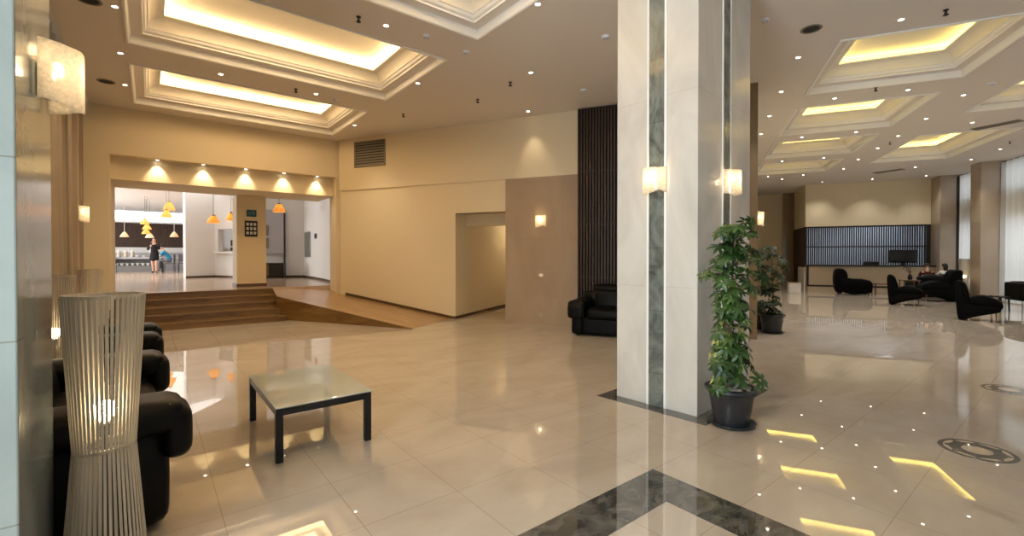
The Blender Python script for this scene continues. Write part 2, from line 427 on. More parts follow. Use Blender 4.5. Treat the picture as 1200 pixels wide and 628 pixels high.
b = MB(); b.add([(E0, 7.76, 0), (-9.25, 7.76, 0), (-9.25, 7.76, rz(-9.25)+.012), (E0, 7.76, .012), (E0, 7.80, 0), (-9.25, 7.80, 0), (-9.25, 7.80, rz(-9.25)+.012), (E0, 7.80, .012)],
      [(0,1,2,3), (7,6,5,4), (0,3,7,4), (1,5,6,2), (3,2,6,7), (0,4,5,1)])
b.build('edge_board', M['wood'], parent=rp, smooth=0)

# vented wall (right-wing heading)
VW = 9.45
sbox('wall_right', 'long cream wall between the ramp and the marble panel', M['paint'], AR,
     [(-8.9, -5.385, VW, VW+.2, 0, 3.22), (-5.385, -4.08, VW, VW+.2, 2.5, 3.22), (-8.9, .5, VW-.03, VW+.2, 3.22, 5.0)], cat='wall')
b = MB(); 
u1, u2 = -8.72, -5.385
b.add([(u1, VW-.012, rz(u1)), (-5.5, VW-.012, .0), (u2, VW-.012, 0), (u2, VW-.012, .06), (-5.5, VW-.012, .065), (u1, VW-.012, rz(u1)+.07),
       (u1, VW+.05, rz(u1)), (-5.5, VW+.05, .0), (u2, VW+.05, 0), (u2, VW+.05, .06), (-5.5, VW+.05, .065), (u1, VW+.05, rz(u1)+.07)],
      [(0,1,4,5), (1,2,3,4), (6,11,10,7), (7,10,9,8), (0,5,11,6), (2,8,9,3), (5,4,10,11), (4,3,9,10)])
struct(b.build('baseboard_right', M['baseboard'], rotz=AR, smooth=0), 'dark baseboard sloping down beside the ramp', 'baseboard')
# passage behind the wall
sbox('wall_passage', 'cream passage opening left of the marble panel', M['paint'], AR,
     [(-5.585, -5.385, VW+.2, 15, 0, 2.7), (-4.08, -3.88, VW+.2, 15, 0, 2.7), (-5.585, -3.88, 15, 15.2, 0, 2.7),
      (-5.585, -3.88, VW+.02, 15.2, 2.5, 2.7), (-5.385, -4.08, 9.97, 10.15, 2.23, 2.5)], cat='passage')
sbox('baseboard_passage', 'dark baseboard along the passage wall', M['baseboard'], AR, [(-5.385, -5.373, VW+.0, 15, 0, .06), (-5.397, -5.373, VW-.012, VW+.0, 0, .06)], cat='baseboard')
b = MB(); b.box(-4.08, -2.40, VW-.035, VW+.2, 0, 3.22)
mp_ = struct(b.build('trim_5', M['beige_marble'], rotz=AR, smooth=0), 'polished beige marble wall panel with a lit sconce', 'wall panel')
# dark slatted panel
sp_ = thing('slatted_wall_panel', 'tall dark slatted wood panel on the wall behind the black sofa', 'wall panel', RW(-.95, VW-.10), AR)
MB().box(-1.45, 1.45, 0, .06, 0, H-.01).build('backing', M['slat_back'], parent=sp_, smooth=0)
b = MB()
k = 0
while k*.062 < 2.86:
    x = -1.44+k*.062; b.box(x, x+.030, -.045, 0, .02, H-.02); k += 1
b.build('slats', M['slat'], parent=sp_, smooth=0)
b = MB()
for z in (1.05, 2.15, 3.25): b.box(-1.45, 1.45, -.02, 0, z-.012, z+.012)
b.build('cross_rail', M['slat'], parent=sp_, smooth=0)
we = sbox('wall_end', 'brown marble wall end beyond the white pillar', M['brown_marble'], AR, [(.5, .92, 9.15, 9.75, 0, H)], cat='wall end')
# right wing shell
sbox('wall_inner', 'inner side wall of the right wing', M['paint'], AR, [(.62, .86, 9.75, 26.3, 0, 4.7)], cat='wall')
sbox('wall_far', 'cream wall at the far end of the right wing', M['paint'], AR, [(.62, 4.2, 26.1, 26.3, 0, 4.7)], cat='wall')
sbox('trim_6', 'brown pilaster on the far wall left of the reception', M['brown_marble'], AR, [(3.72, 4.17, 25.75, 26.1, 0, H)], cat='pilaster')
# reception box: upper wall, return, plinth
VR = 23.16
sbox('wall_reception', 'cream upper wall above the reception screen', M['paint'], AR, [(4.17, 9.2, VR, VR+.2, 2.76, 4.7), (4.17, 4.37, VR+.2, 26.3, 2.76, 4.7)], cat='wall')
sbox('wall_office', 'office back wall behind the screen, tinted to give its bluish glow', M['office_glow'], AR, [(4.4, 9.2, 26.1, 26.3, 0, 4.0), (4.3, 9.2, VR+.2, 26.3, 3.2, 3.3), (9.0, 9.2, VR, 26.3, 0, 4.6)], cat='wall')

# window wall of the right wing
piers = [(22.40, VR), (19.65, 20.28), (16.25, 16.9), (12.85, 13.5), (9.45, 10.1), (6.05, 6.7), (2.65, 3.3), (-.75, -.1)]
wb = [(9.1, 9.3, -5, 23.4, 0, .06), (9.1, 9.3, -5, 23.4, 2.75, 3.54), (9.1, 9.3, -5, 23.4, 4.46, 5.0)]
sbox('wall_window', 'spandrels of the tall window wall of the right wing', M['paint'], AR, wb, cat='wall')
for i, (a, c) in enumerate(piers):
    nm = ['beige pier beside the reception screen, between it and a white curtain', 'beige pier with a lit floor lamp at its foot, between two white curtains'][i] if i < 2 else 'beige pier of the window wall beyond the right edge of the photo'
    pr = sbox('window_pier', nm, M['beige_marble'], AR, [(8.44, 9.12, a, c, 0, H)], cat='pier')
    if i >= 2: pr['group'] = 'unseen window piers'
n = 3
for i in range(len(piers)-1):
    a, c = piers[i+1][1], piers[i][0]
    b = MB()
    for v in (a+.03, (a+c)/2, c-.03): b.box(9.14, 9.22, v-.03, v+.03, .06, 2.75); b.box(9.14, 9.22, v-.03, v+.03, 3.54, 4.46)
    if i < 2: b.box(8.925, 8.985, c-.04, c, 0, 4.5)
    for z in (.09, 1.1, 2.72, 3.57, 4.43): b.box(9.14, 9.22, a, c, z-.03, z+.03)
    lab = ['tall window behind the curtain between the two beige piers', 'tall window behind the curtain at the right edge of the photo'][i] if i < 2 else 'tall window of the right wing beyond the photo'
    w = struct(b.build('window_%d' % n, M['dark_frame'], rotz=AR, smooth=0), lab, 'window'); n += 1
    MB().box(9.175, 9.185, a, c, .06, 2.75).box(9.175, 9.185, a, c, 3.54, 4.46).build('pane', M['pane'], parent=w, smooth=0)

# raised restaurant shell
sbox('wall_restaurant', 'white walls of the raised restaurant', M['paint_white'], AL,
     [(-7.2, -7, 14.2, 36, 2.9, 4.6), (-7.2, -7, 14.2, 36, 0, 1.0), (-7.2, -7, 14.2, 16, 0, 4.6), (-7.2, -7, 30, 36, 0, 4.6), (-7.2, -1.45, 14.05, 14.25, 0, 4.6), (-7, 12, 34.6, 34.8, 0, 4.6), (11, 11.2, 17, 36, 0, 4.6)], cat='wall')
sbox('ceiling_restaurant', 'white ceiling of the raised restaurant', M['paint_white'], AL, [(-7.2, 11.2, 14.25, 36, 4.05, 4.2), (3.93, 11.2, 12.75, 14.3, 4.05, 4.2), (-7.2, 4.2, 13.9, 14.3, 3.6, 4.1)], cat='ceiling')
def wallpath(name, label, pts, z0, z1, t, m, frame, closed=False, side=1):
    b = MB()
    for (x0, y0), (x1, y1) in zip(pts, pts[1:]):
        d = Vector((x1-x0, y1-y0)).normalized(); nrm = Vector((-d.y, d.x))*t*side
        b.prism([(x0, y0), (x1, y1), (x1+nrm.x, y1+nrm.y), (x0+nrm.x, y0+nrm.y)], z0, z1)
    return struct(b.build(name, m, rotz=frame, smooth=0), label, 'wall')
wallpath('wall_partition', 'white partition wall with a serving hatch left of the column', [(1.02, 20.6), (1.95, 20.95)], PL, 4.05, .18, M['paint_white'], AL)
wallpath('baseboard_partition', 'dark baseboard of the partition wall', [(1.02, 20.58), (1.95, 20.93), (2.62, 19.6)], PL, PL+.07, -.015, M['baseboard'], AL)
# hatch wall (opening), from (1.95,20.95) to (2.62,19.6) and on
hx, hy = 1.95, 20.95; dx, dy = 2.62-1.95, 19.6-20.95; hl = math.hypot(dx, dy); ha = math.atan2(dy, dx)
b = MB(); b.box(0, .22, 0, .18, PL, 4.05); b.box(.22, 1.25, 0, .18, PL, 1.62); b.box(.22, 1.25, 0, .18, 2.52, 4.05); b.box(1.25, 1.9, 0, .18, PL, 4.05)
hp = LW(hx, hy)
hw = struct(b.build('wall_hatch', M['paint_white'], loc=(hp.x, hp.y, 0), rotz=AL+ha, smooth=0), 'white wall with an open serving hatch beside the column', 'wall')
sh = MB().box(.12, 1.35, -.16, .20, 1.60, 1.655).build('hatch_shelf', M['paint_white'], loc=(hp.x, hp.y, 0), rotz=AL+ha, smooth=0, bevel=.008)
tag(sh, 'white serving shelf under the open hatch', 'shelf')
struct(MB().box(.0, 2.2, 1.3, 1.4, PL, 4.05).build('wall_kitchen', M['panel_grey'], loc=(hp.x, hp.y, 0), rotz=AL+ha, smooth=0), 'grey kitchen wall seen through the hatch', 'wall')
wp = [(2.62, 19.6), (3.3, 19.2), (4.6, 18.6)]
wallpath('wall_vestibule', 'white end wall behind the ramp landing', wp, PL, 4.05, .18, M['paint_white'], AL)
wq = [(4.6, 18.6), (4.57, 17.0), (4.45, 15.4), (4.28, 14.0), (4.14, 12.8)]
wallpath('wall_landing', 'curved white wall to the right of the ramp landing', wq, 0, 4.05, .18, M['paint_white'], AL)
b = MB()
for (x0, y0), (x1, y1) in zip(wp+wq[1:], (wp+wq[1:])[1:]):
    d = Vector((x1-x0, y1-y0)).normalized(); nr = Vector((-d.y, d.x))*-.015
    dz = -.06 if y1 < 14.5 and y0 > y1 else 0
    b.prism([(x0, y0), (x1, y1), (x1+nr.x, y1+nr.y), (x0+nr.x, y0+nr.y)], PL+dz, PL+.075)
struct(b.build('baseboard_landing', M['baseboard'], rotz=AL, smooth=0), 'dark baseboard round the ramp landing', 'baseboard')
sbox('wall_slatted', 'dark brown panelled wall at the back of the restaurant', M['slat'], AL, [(-7, 3.5, 34.4, 34.6, PL, 3.42)], cat='wall')

# the big pillar -------------------------------------------------------------
pc = at(817.5, 489.4, 0); pl_ = at(723.1, 464.3, 0)
pdir = Vector((pl_.x-pc.x, pl_.y-pc.y)).normalized(); pw = math.hypot(pl_.x-pc.x, pl_.y-pc.y)
PA = math.atan2(-pdir.x, pdir.y)                # pillar frame: y along the bright face, x along the right face
PD = 1.27
pil = thing('marble_pillar', 'large white marble pillar with dark green stripes and two lit sconces', 'pillar', (pc.x, pc.y, 0), PA, kind='structure')
b = MB().box(0, PD, 0, pw, 0, H); b.build('shaft', M['pillar'], parent=pil, smooth=0, bevel=.006)
sw = .165
ym = pw*.475
def stripe(x0, x1, y0, y1, nm, m): return MB().box(x0, x1, y0, y1, 0.0, H-.001).build(nm, m, parent=pil, smooth=0)
stripe(-.004, .02, ym-sw/2, ym+sw/2, 'green_stripe', M['stripe'])
xm = PD*.50
stripe(xm-sw/2, xm+sw/2, -.004, .02, 'green_stripe', M['stripe'])
for s in (-1, 1):
    stripe(-.007, .02, ym+s*(sw/2+.011)-.011, ym+s*(sw/2+.011)+.011, 'white_fillet', M['moulding'])
    stripe(xm+s*(sw/2+.011)-.011, xm+s*(sw/2+.011)+.011, -.007, .02, 'white_fillet', M['moulding'])
inl = .15
b = MB(); b.box(-inl, PD+inl, -inl, 0, -.04, .0015); b.box(-inl, PD+inl, pw, pw+inl, -.04, .0015); b.box(-inl, 0, 0, pw, -.04, .0015); b.box(PD, PD+inl, 0, pw, -.04, .0015)
struct(b.build('trim_7', M['inlay'], loc=(pc.x, pc.y, 0), rotz=PA, smooth=0), 'dark marble strip inlaid round the foot of the white pillar', 'floor inlay')
# pillar at the left edge
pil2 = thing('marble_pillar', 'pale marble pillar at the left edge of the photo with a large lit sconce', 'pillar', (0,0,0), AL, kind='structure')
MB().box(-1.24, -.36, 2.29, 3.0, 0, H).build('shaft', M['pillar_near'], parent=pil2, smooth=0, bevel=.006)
pil3 = sbox('wall_pilaster', 'narrow pilaster between the taupe curtains with a small lit sconce', M['beige_marble'], AL, [(-.965, -.9, 10.02, 10.12, 0, 4.57)], cat='pilaster')
# ------------------------------------------------------------------ lit ceiling coffers
def coffer(frame, fn, r, label, strip, group):
    x0, x1, y0, y1 = r; cx, cy = (x0+x1)/2, (y0+y1)/2; hx, hy = (x1-x0)/2, (y1-y0)/2
    t = thing('ceiling_coffer', label, 'ceiling coffer', fn(cx, cy, H), frame, group)
    def rings(prof):
        b = MB(); n = len(prof); vs = []; fs = []
        for ins, z in prof:
            a, c = hx-ins, hy-ins; vs += [(-a,-c,z), (a,-c,z), (a,c,z), (-a,c,z)]
        for i in range(n-1):
            for k in range(4): p, q = i*4+k, i*4+(k+1) % 4; fs.append((p, q, q+4, p+4))
        return b.add(vs, fs)
    def mk(name, prof, m): 
        o = rings(prof).build(name, m, parent=t, smooth=30, recalc=True); return o
    mk('rim', [(-.035, .001), (-.035, -.018), (-.01, -.022), (.005, -.01), (.012, .085), (.02, .095)], M['moulding'])
    mk('step', [(.02, .095), (.15, .10)], M['ceiling'])
    mk('moulding', [(.15, .10), (.15, .125), (.165, .135), (.18, .14), (.19, .155), (.20, .175), (.215, .18)], M['moulding'])
    cv = [(.215+.175*(1-math.cos(a)), .18+.15*math.sin(a)) for a in [PI/2*i/8 for i in range(9)]]
    mk('cove', cv+[(.395, .335), (.395, .355), (.38, .36)], M['recess'])
    mk('recess', [(.38, .36), (.20, .36), (.20, .48)], M['recess'])
    b = MB().box(-(hx-.2), hx-.2, -(hy-.2), hy-.2, .48, .50); b.build('top_panel', M['recess'], parent=t, smooth=0)
    b = MB(); a, c = hx-.255, hy-.255; w = .023
    for q in ((-a, a, -c-w, -c+w), (-a, a, c-w, c+w), (-a-w, -a+w, -c, c), (a-w, a+w, -c, c)): b.box(*q, .362, .374)
    b.build('light_strip', strip, parent=t, smooth=0)
    return t
g = 'lit coffers in the left hall ceiling'
coffer(AL, LW, LC[0], 'warm lit rectangular coffer nearest the stair wall in the left hall', M['cove_warm'], g)
coffer(AL, LW, LC[1], 'large warm lit coffer, second from the stair wall, crossing the top left', M['cove_warm'], g)
coffer(AL, LW, LC[2], 'white moulded coffer corner cut by the top edge of the photo', M['cove_warm'], g)
coffer(AL, LW, LC[3], 'coffer of the left hall above the viewpoint, outside the photo', M['cove_warm'], g)['kind'] = 'structure'
g = 'lit coffers in the right wing ceiling'
for r, l in zip(RC, ['large yellow lit coffer nearest the viewpoint, right of the white pillar', 'second yellow lit coffer in the row beyond the nearest one',
                     'third, thinner yellow coffer in the row leading to the reception', 'farthest, dimmest coffer in the row leading to the reception']):
    coffer(AR, RW, r, l, M['cove_yellow'], g)
coffer(AR, RW, RC2[0], 'lit coffer cut by the right edge of the photo near the top corner', M['cove_yellow'], g)
coffer(AR, RW, RC2[1], 'long yellow lit coffer beside the window wall at the right', M['cove_yellow'], g)

# ------------------------------------------------------------------ downlights
dl = thing('downlight', 'x', 'downlight', (0,0,-5))
b = MB().lathe([(.029, .002), (.044, .002), (.048, -.004), (.044, -.008), (.031, -.006)], 20, closed=True); b.build('trim_ring', M['moulding'], parent=dl)
b = MB().lathe([(0, -.003), (.030, -.003), (.030, .004), (0, .004)], 16); b.build('lens', M['spot'], parent=dl)
Lpx = [(137,9),(143,63),(148,100),(260,87.5),(371,110.5),(453,31),(490,98),(416,147),(630,6),(622,85.7),(619,130.8)]
Rpx = [(1054,24),(934,68),(914.5,108),(901,136.3),(891,157.3),(977,115.6),(1062.7,105.8),(1127.5,112),(1084,139.4),(1138,144),(1051.5,159.4),(1027.6,173.8),
       (939,161),(1002,155),(916,189),(964.6,185),(1005,187),(988,198),(1072,196),(1084.7,206),(940.8,205),(899.8,207),(916,210),(963,213.3),(1021.7,210),(1171,175),(1137,187)]
ORD = ['leftmost', 'second from the left', 'third from the left', 'fourth from the left', 'fifth from the left', 'sixth from the left', 'seventh from the left', 'eighth from the left', 'ninth from the left',
       'tenth from the left', 'eleventh from the left', 'twelfth from the left', 'thirteenth from the left']
first = True
def place_light(x, y, label, group):
    global first
    p = at(x, y, H)
    if first: dl.location = p; dl['label'] = label; dl['group'] = group; first = False
    else: dup(dl, p, 0, label, group)
    return p
lights = []
for i, (x, y) in enumerate(sorted(Lpx)):
    lights.append((place_light(x, y, 'small round downlight in the left hall ceiling, %s of eleven' % ORD[i], 'downlights in the left hall'), 'L'))
near = sorted([q for q in Rpx if q[1] < 145]); far = sorted([q for q in Rpx if q[1] >= 145])
for i, (x, y) in enumerate(near):
    lights.append((place_light(x, y, 'small round downlight in the near half of the right wing ceiling, %s' % ORD[i], 'downlights in the near right wing'), 'R'))
fa = sorted(far[:9]); fb = sorted(far[9:])
for i, (x, y) in enumerate(far):
    j = i if i < 9 else len(far)-1-i
    side = ORD[i] if i < 9 else (['rightmost', 'second from the right', 'third from the right', 'fourth from the right', 'fifth from the right', 'sixth from the right', 'seventh from the right', 'eighth from the right', 'ninth from the right'][j])
    lights.append((place_light(x, y, 'tiny round downlight in the far half of the right wing ceiling, %s' % side, 'downlights in the far right wing'), 'R'))
for i, (u) in enumerate([.13, .97, 1.82, 2.66, 3.46]):
    p = LW(u, VB+.16, 3.588)
    dup(dl, p, 0, 'small spot in the slot above the stairs, %s of five' % ORD[i], 'spots in the slot above the stairs')
    s = light('SPOT', 'slot_spot', LW(u, VB+.14, 3.57), 34, (1, .80, .48), spot_size=R_(74), spot_blend=.8, shadow_soft_size=.03)
    aim(s, LW(u, VB+.30, 2.9))
dup(dl, at(590, 266, 2.49) if False else RW(-4.35, 11.6, 2.498), 0, 'small downlight inside the passage left of the marble panel', 'downlights in the passage')

# speakers, detectors, sprinklers
sp = thing('ceiling_speaker', 'x', 'speaker', (0,0,-5))
MB().lathe([(.10, .002), (.125, .002), (.130, -.006), (.122, -.012), (.10, -.008)], 28, closed=True).build('rim', M['vent'], parent=sp)
MB().lathe([(0, -.006), (.102, -.006), (.102, .0), (0, .0)], 28).build('grille', M['vent_dark'], parent=sp)
for i, (x, y, l) in enumerate([(106, 1, 'round dark ceiling speaker above the large sconce at the top left edge'), (126, 96, 'round dark ceiling speaker near the curtained corner of the left hall'), (949, 35, 'round dark ceiling speaker right of the white pillar')]):
    p = at(x, max(y, 1), H)
    if i == 0: sp.location = p; sp['label'] = l; sp['group'] = 'ceiling speakers'
    else: dup(sp, p, 0, l, 'ceiling speakers')
spk = thing('sprinkler_head', 'x', 'sprinkler', (0,0,-5))
MB().lathe([(0, 0), (.030, 0), (.030, -.008), (.012, -.012), (.010, -.04), (.016, -.045), (.016, -.055), (0, -.055)], 14).build('body', M['black_metal'], parent=spk)
b = MB().lathe([(0, -.062), (.03, -.062), (.03, -.068), (0, -.068)], 14); b.tube([(-.018, 0, -.04), (-.02, 0, -.065)], .003, 5).tube([(.018, 0, -.04), (.02, 0, -.065)], .003, 5); b.build('deflector', M['black_metal'], parent=spk)
SP = [(421,21,'dark sprinkler head beside the bright spot at the top of the left hall'), (347.5,104.8,'dark sprinkler between the two lit coffers of the left hall'), (473,134,'dark sprinkler above the wall with the vent grille'),
      (598,97,'dark sprinkler left of the downlight in mid ceiling'), (560,117,'dark sprinkler hanging near the long cream wall'), (1106,13,'dark sprinkler above the nearest yellow coffer'),
      (1025,103.2,'dark sprinkler between the first and second yellow coffers'), (1042,167,'dark sprinkler left of the long coffer by the windows'), (1182,166,'dark sprinkler near the window wall at the right')]
for i, (x, y, l) in enumerate(SP):
    p = at(x, y, H)
    if i == 0: spk.location = p; spk['label'] = l; spk['group'] = 'sprinklers'
    else: dup(spk, p, 0, l, 'sprinklers')
sd = thing('smoke_detector', 'x', 'smoke detector', (0,0,-5))
MB().lathe([(0, .001), (.055, .001), (.055, -.014), (.045, -.03), (.02, -.036), (0, -.036)], 20).build('body', M['detector'], parent=sd)
MB().lathe([(.024, -.030), (.040, -.027), (.040, -.033), (.024, -.038)], 16, closed=True).build('slot_ring', M['panel_grey'], parent=sd)
for i, (x, y, l) in enumerate([(500, 43, 'pale smoke detector between two coffers of the left hall'), (394, 117, 'pale smoke detector right of the small sprinkler by the far coffer'), (547, 61.5, 'small flat detector below the coffer corner at the top'),
      (684, 105.5, 'small flat detector left of the pillar, above the slatted panel'), (709.5, 43.5, 'small flat detector touching the left edge of the pillar'), (1160, 98, 'pale detector disc between the right wing coffers'), (895, 24, 'small flat detector by the right edge of the pillar')]):
    p = at(x, y, H)
    if i == 0: sd.location = p; sd['label'] = l; sd['group'] = 'detectors'
    else: dup(sd, p, 0, l, 'detectors')
# linear air vents
def air_vent(pts, label):
    a, c = [at(x, y, H) for x, y in pts]
    d = c-a; l = d.length; ang = math.atan2(d.y, d.x); m = (a+c)/2
    t = thing('air_vent', label, 'air vent', m, ang, 'ceiling air vents')
    b = MB()
    for q in ((-l/2, l/2, -.14, -.11), (-l/2, l/2, .11, .14), (-l/2, -l/2+.03, -.11, .11), (l/2-.03, l/2, -.11, .11)): b.box(*q, -.012, .002)
    b.build('frame', M['vent'], parent=t, smooth=0)
    MB().box(-l/2, l/2, -.12, .12, -.002, .0).build('backing', M['vent_dark'], parent=t, smooth=0)
    b = MB()
    for k in range(5): y = -.088+.044*k; b.box(-l/2+.03, l/2-.03, y-.008, y+.008, -.009, -.002)
    b.build('louvre', M['vent'], parent=t, smooth=0)
air_vent([(1139, 152), (1196, 141)], 'long dark slotted air vent beside the long coffer near the windows')
air_vent([(1024, 203), (1058, 198)], 'dark slotted air vent on the ceiling before the reception')

# wall vent
vx0, vx1 = -8.44, -7.50
def onV(px): 
    k = (px-CX)/F; q = math.cos(AR)*k+math.sin(AR)*1, -math.sin(AR)*k+math.cos(AR)*1
    d = (VW-.03)/q[1]; return q[0]*d, d
(a0, d0), (a1, d1) = onV(416), onV(452)
za, zb = HC+(HY-197)/F*d0, HC+(HY-163)/F*d1
vt = thing('wall_vent_grille', 'grey louvred air vent grille high on the cream wall', 'vent grille', RW((a0+a1)/2, VW-.03, (za+zb)/2), AR)
wv, hv = a1-a0, zb-za
MB().box(-wv/2, wv/2, -.004, .0, -hv/2, hv/2).build('backing', M['vent_dark'], parent=vt, smooth=0)
b = MB()
for q in ((-wv/2, wv/2, -hv/2, -hv/2+.03), (-wv/2, wv/2, hv/2-.03, hv/2), (-wv/2, -wv/2+.03, -hv/2, hv/2), (wv/2-.03, wv/2, -hv/2, hv/2)): b.box(q[0], q[1], -.025, 0, q[2], q[3])
b.build('frame', M['vent'], parent=vt, smooth=0)
b = MB(); nl = 9
for k in range(nl):
    z = -hv/2+.03+(hv-.06)*(k+.5)/nl; h2 = (hv-.06)/nl*.42
    b.add([(-wv/2+.03, -.022, z-h2), (wv/2-.03, -.022, z-h2), (wv/2-.03, -.006, z+h2*.6), (-wv/2+.03, -.006, z+h2*.6)], [(0,1,2,3)])
b.build('louvre', M['vent'], parent=vt, smooth=0, solid=.004)

# ------------------------------------------------------------------ sconces: bracket, bulb, curved frosted sheet
def sconce_shade(w, dp, hgt, drop=.0):
    """sheet bent round the bulb in plan, one side hanging a little lower"""
    rows = []
    for j in range(13):
        tz = j/12; row = []
        for i in range(25):
            s = i/24; a = PI*(1-s)
            x = w/2*math.copysign(abs(math.cos(a))**.72, math.cos(a)); y = -dp*abs(math.sin(a))**.62
            top = hgt*(1-.055*math.sin(a)**2-.03*math.sin(3*a)); bot = -drop*s**2+.018*math.sin(2.2*a)
            row.append((x, y-.012, bot+(top-bot)*tz))
        rows.append(row)
    return MB().grid(rows)
def sconce(label, loc, rotz, w=.22, dp=.115, hgt=.25, drop=.0, power=5):
    t = thing('wall_sconce', label, 'wall sconce', loc, rotz, 'lit glass wall sconces')
    b = MB().lathe([(0, -.07), (.034, -.07), (.038, -.06), (.038, .06), (.034, .07), (0, .07)], 20)
    b.v = [(x*1.35, -.026+y*.68-.002, z+hgt*.45) for x, y, z in b.v]
    b.build('bracket', M['grey_metal'], parent=t)
    b = MB().tube([(0, -.03, hgt*.45), (0, -.05, hgt*.47), (0, -.055, hgt*.55)], .010, 8); b.build('bulb_holder', M['chrome'], parent=t)
    b = MB().lathe([(0, .0), (.012, .004), (.018, .02), (.019, .04), (.013, .06), (0, .067)], 14); b.v = [(x, y-.058, z+hgt*.52) for x, y, z in b.v]
    b.build('bulb', M['sconce_bulb'], parent=t)
    sconce_shade(w, dp, hgt, drop).build('glass_shade', M['frost'], parent=t, solid=.005)
    lp = Matrix.Rotation(rotz, 4, 'Z') @ Vector((0, -.062, hgt*.58))
    light('POINT', 'sconce_glow', Vector(loc)+lp, power, (1, .72, .40), shadow_soft_size=.03)
    return t
def pil_pt(x, y, z):
    q = Matrix.Rotation(PA, 4, 'Z') @ Vector((x, y, 0)); return Vector((pc.x+q.x, pc.y+q.y, z))
sconce('lit frosted glass sconce on the bright left face of the white pillar', pil_pt(-.007, ym, 2.105), PA-PI/2)
sconce('lit frosted glass sconce on the shaded right face of the white pillar', pil_pt(xm, -.007, 2.105), PA)
sconce('large lit frosted glass sconce at the top left corner of the photo', LW(-.36, 2.72, 2.115), AL+PI/2, w=.25, dp=.125, hgt=.25, drop=.0, power=5)
sconce('small lit sconce at the far end of the left curtains', LW(-.9, 10.07, 2.05), AL+PI/2)
sx, sd_ = onV(634); sconce('lit sconce on the beige marble wall panel left of the black sofa', RW(sx, VW-.036, 2.13), AR)
sconce('small lit sconce on the brown wall end, behind the tall green plant', RW(.92, 9.42, 2.05), AR+PI/2)
sconce('tiny unlit wall sconce on the pier between the two white curtains', RW(8.44, 19.95, 2.1), AR-PI/2, power=.01) if False else None

# ------------------------------------------------------------------ slatted floor lamps
def floor_lamp(label, loc, rotz=0, ht=1.31, r=.148, lit=True):
    t = thing('floor_lamp', label, 'floor lamp', loc, rotz, 'slatted floor lamps')
    zw = ht*.455; rw = r*.75; ns = 48
    def slats(r0, z0, r1, z1, ph):
        b = MB()
        for k in range(ns):
            a = 2*PI*(k+ph)/ns; ca, sa = math.cos(a), math.sin(a); tw, th = .0056, .0020
            vs = []
            for rr, z in ((r0, z0), (r1, z1)):
                for dt, dr in ((-tw,-th), (tw,-th), (tw,th), (-tw,th)):
                    vs.append(((rr+dr)*ca-dt*sa, (rr+dr)*sa+dt*ca, z))
            b.add(vs, [(0,1,2,3), (7,6,5,4), (0,4,5,1), (1,5,6,2), (2,6,7,3), (3,7,4,0)])
        return b
    def ring(z, rr, w=.006, hh=.008): return MB().lathe([(rr-w, z-hh), (rr+w, z-hh), (rr+w, z+hh), (rr-w, z+hh)], 44, closed=True)
    slats(rw, zw, r, ht-.012, 0).build('upper_slats', M['lamp_slat'], parent=t, smooth=0)
    slats(r*1.03, .012, rw, zw-.004, .5).build('lower_slats', M['lamp_slat'], parent=t, smooth=0)
    ring(ht-.012, r-.008).build('top_ring', M['lamp_slat'], parent=t)
    ring(zw, rw-.008).build('waist_ring', M['lamp_slat'], parent=t)
    ring(.012, r*1.03-.008, .01, .011).build('bottom_ring', M['lamp_slat'], parent=t)
    MB().lathe([(0, .0), (.11, .0), (.11, .012), (.02, .022), (0, .022)], 32).build('base', M['black_metal'], parent=t)
    b = MB().tube([(0, 0, .02), (0, 0, zw+.05)], .011, 12)
    for k in range(3):
        a = 2*PI*k/3+.4; b.tube([(0, 0, zw), ((rw-.01)*math.cos(a), (rw-.01)*math.sin(a), zw)], .004, 6)
    b.build('pole', M['black_metal'], parent=t)
    MB().lathe([(0, zw+.045), (.02, zw+.045), (.022, zw+.06), (.022, zw+.105), (.016, zw+.11), (0, zw+.11)], 16).build('bulb_holder', M['black_metal'], parent=t)
    MB().lathe([(0, zw+.108), (.014, zw+.11), (.02, zw+.120), (.040, zw+.143), (.047, zw+.166), (.040, zw+.192), (.022, zw+.206), (0, zw+.210)], 18).build('bulb', M['bulb'], parent=t)
    p = Vector(loc); light('POINT', 'lamp_glow', (p.x, p.y, p.z+zw+.165), 20, (1, .76, .44), shadow_soft_size=.035)
    return t
l1 = atd(121.5, 2.14, 0)
floor_lamp('tall slatted floor lamp in the left foreground, nearest the viewpoint', l1, 0, 1.315, .152)
floor_lamp('slatted floor lamp half hidden by the left pillar, behind the near sofa', atd(63.5, 4.32, 0), .05)
floor_lamp('slatted floor lamp near the stairs, farthest of the three on the left', atd(106, 7.0, 0), .03, 1.29)
floor_lamp('glowing floor lamp against the beige window pier in the right wing', RW(8.19, 20.02, 0), .02, 1.40)

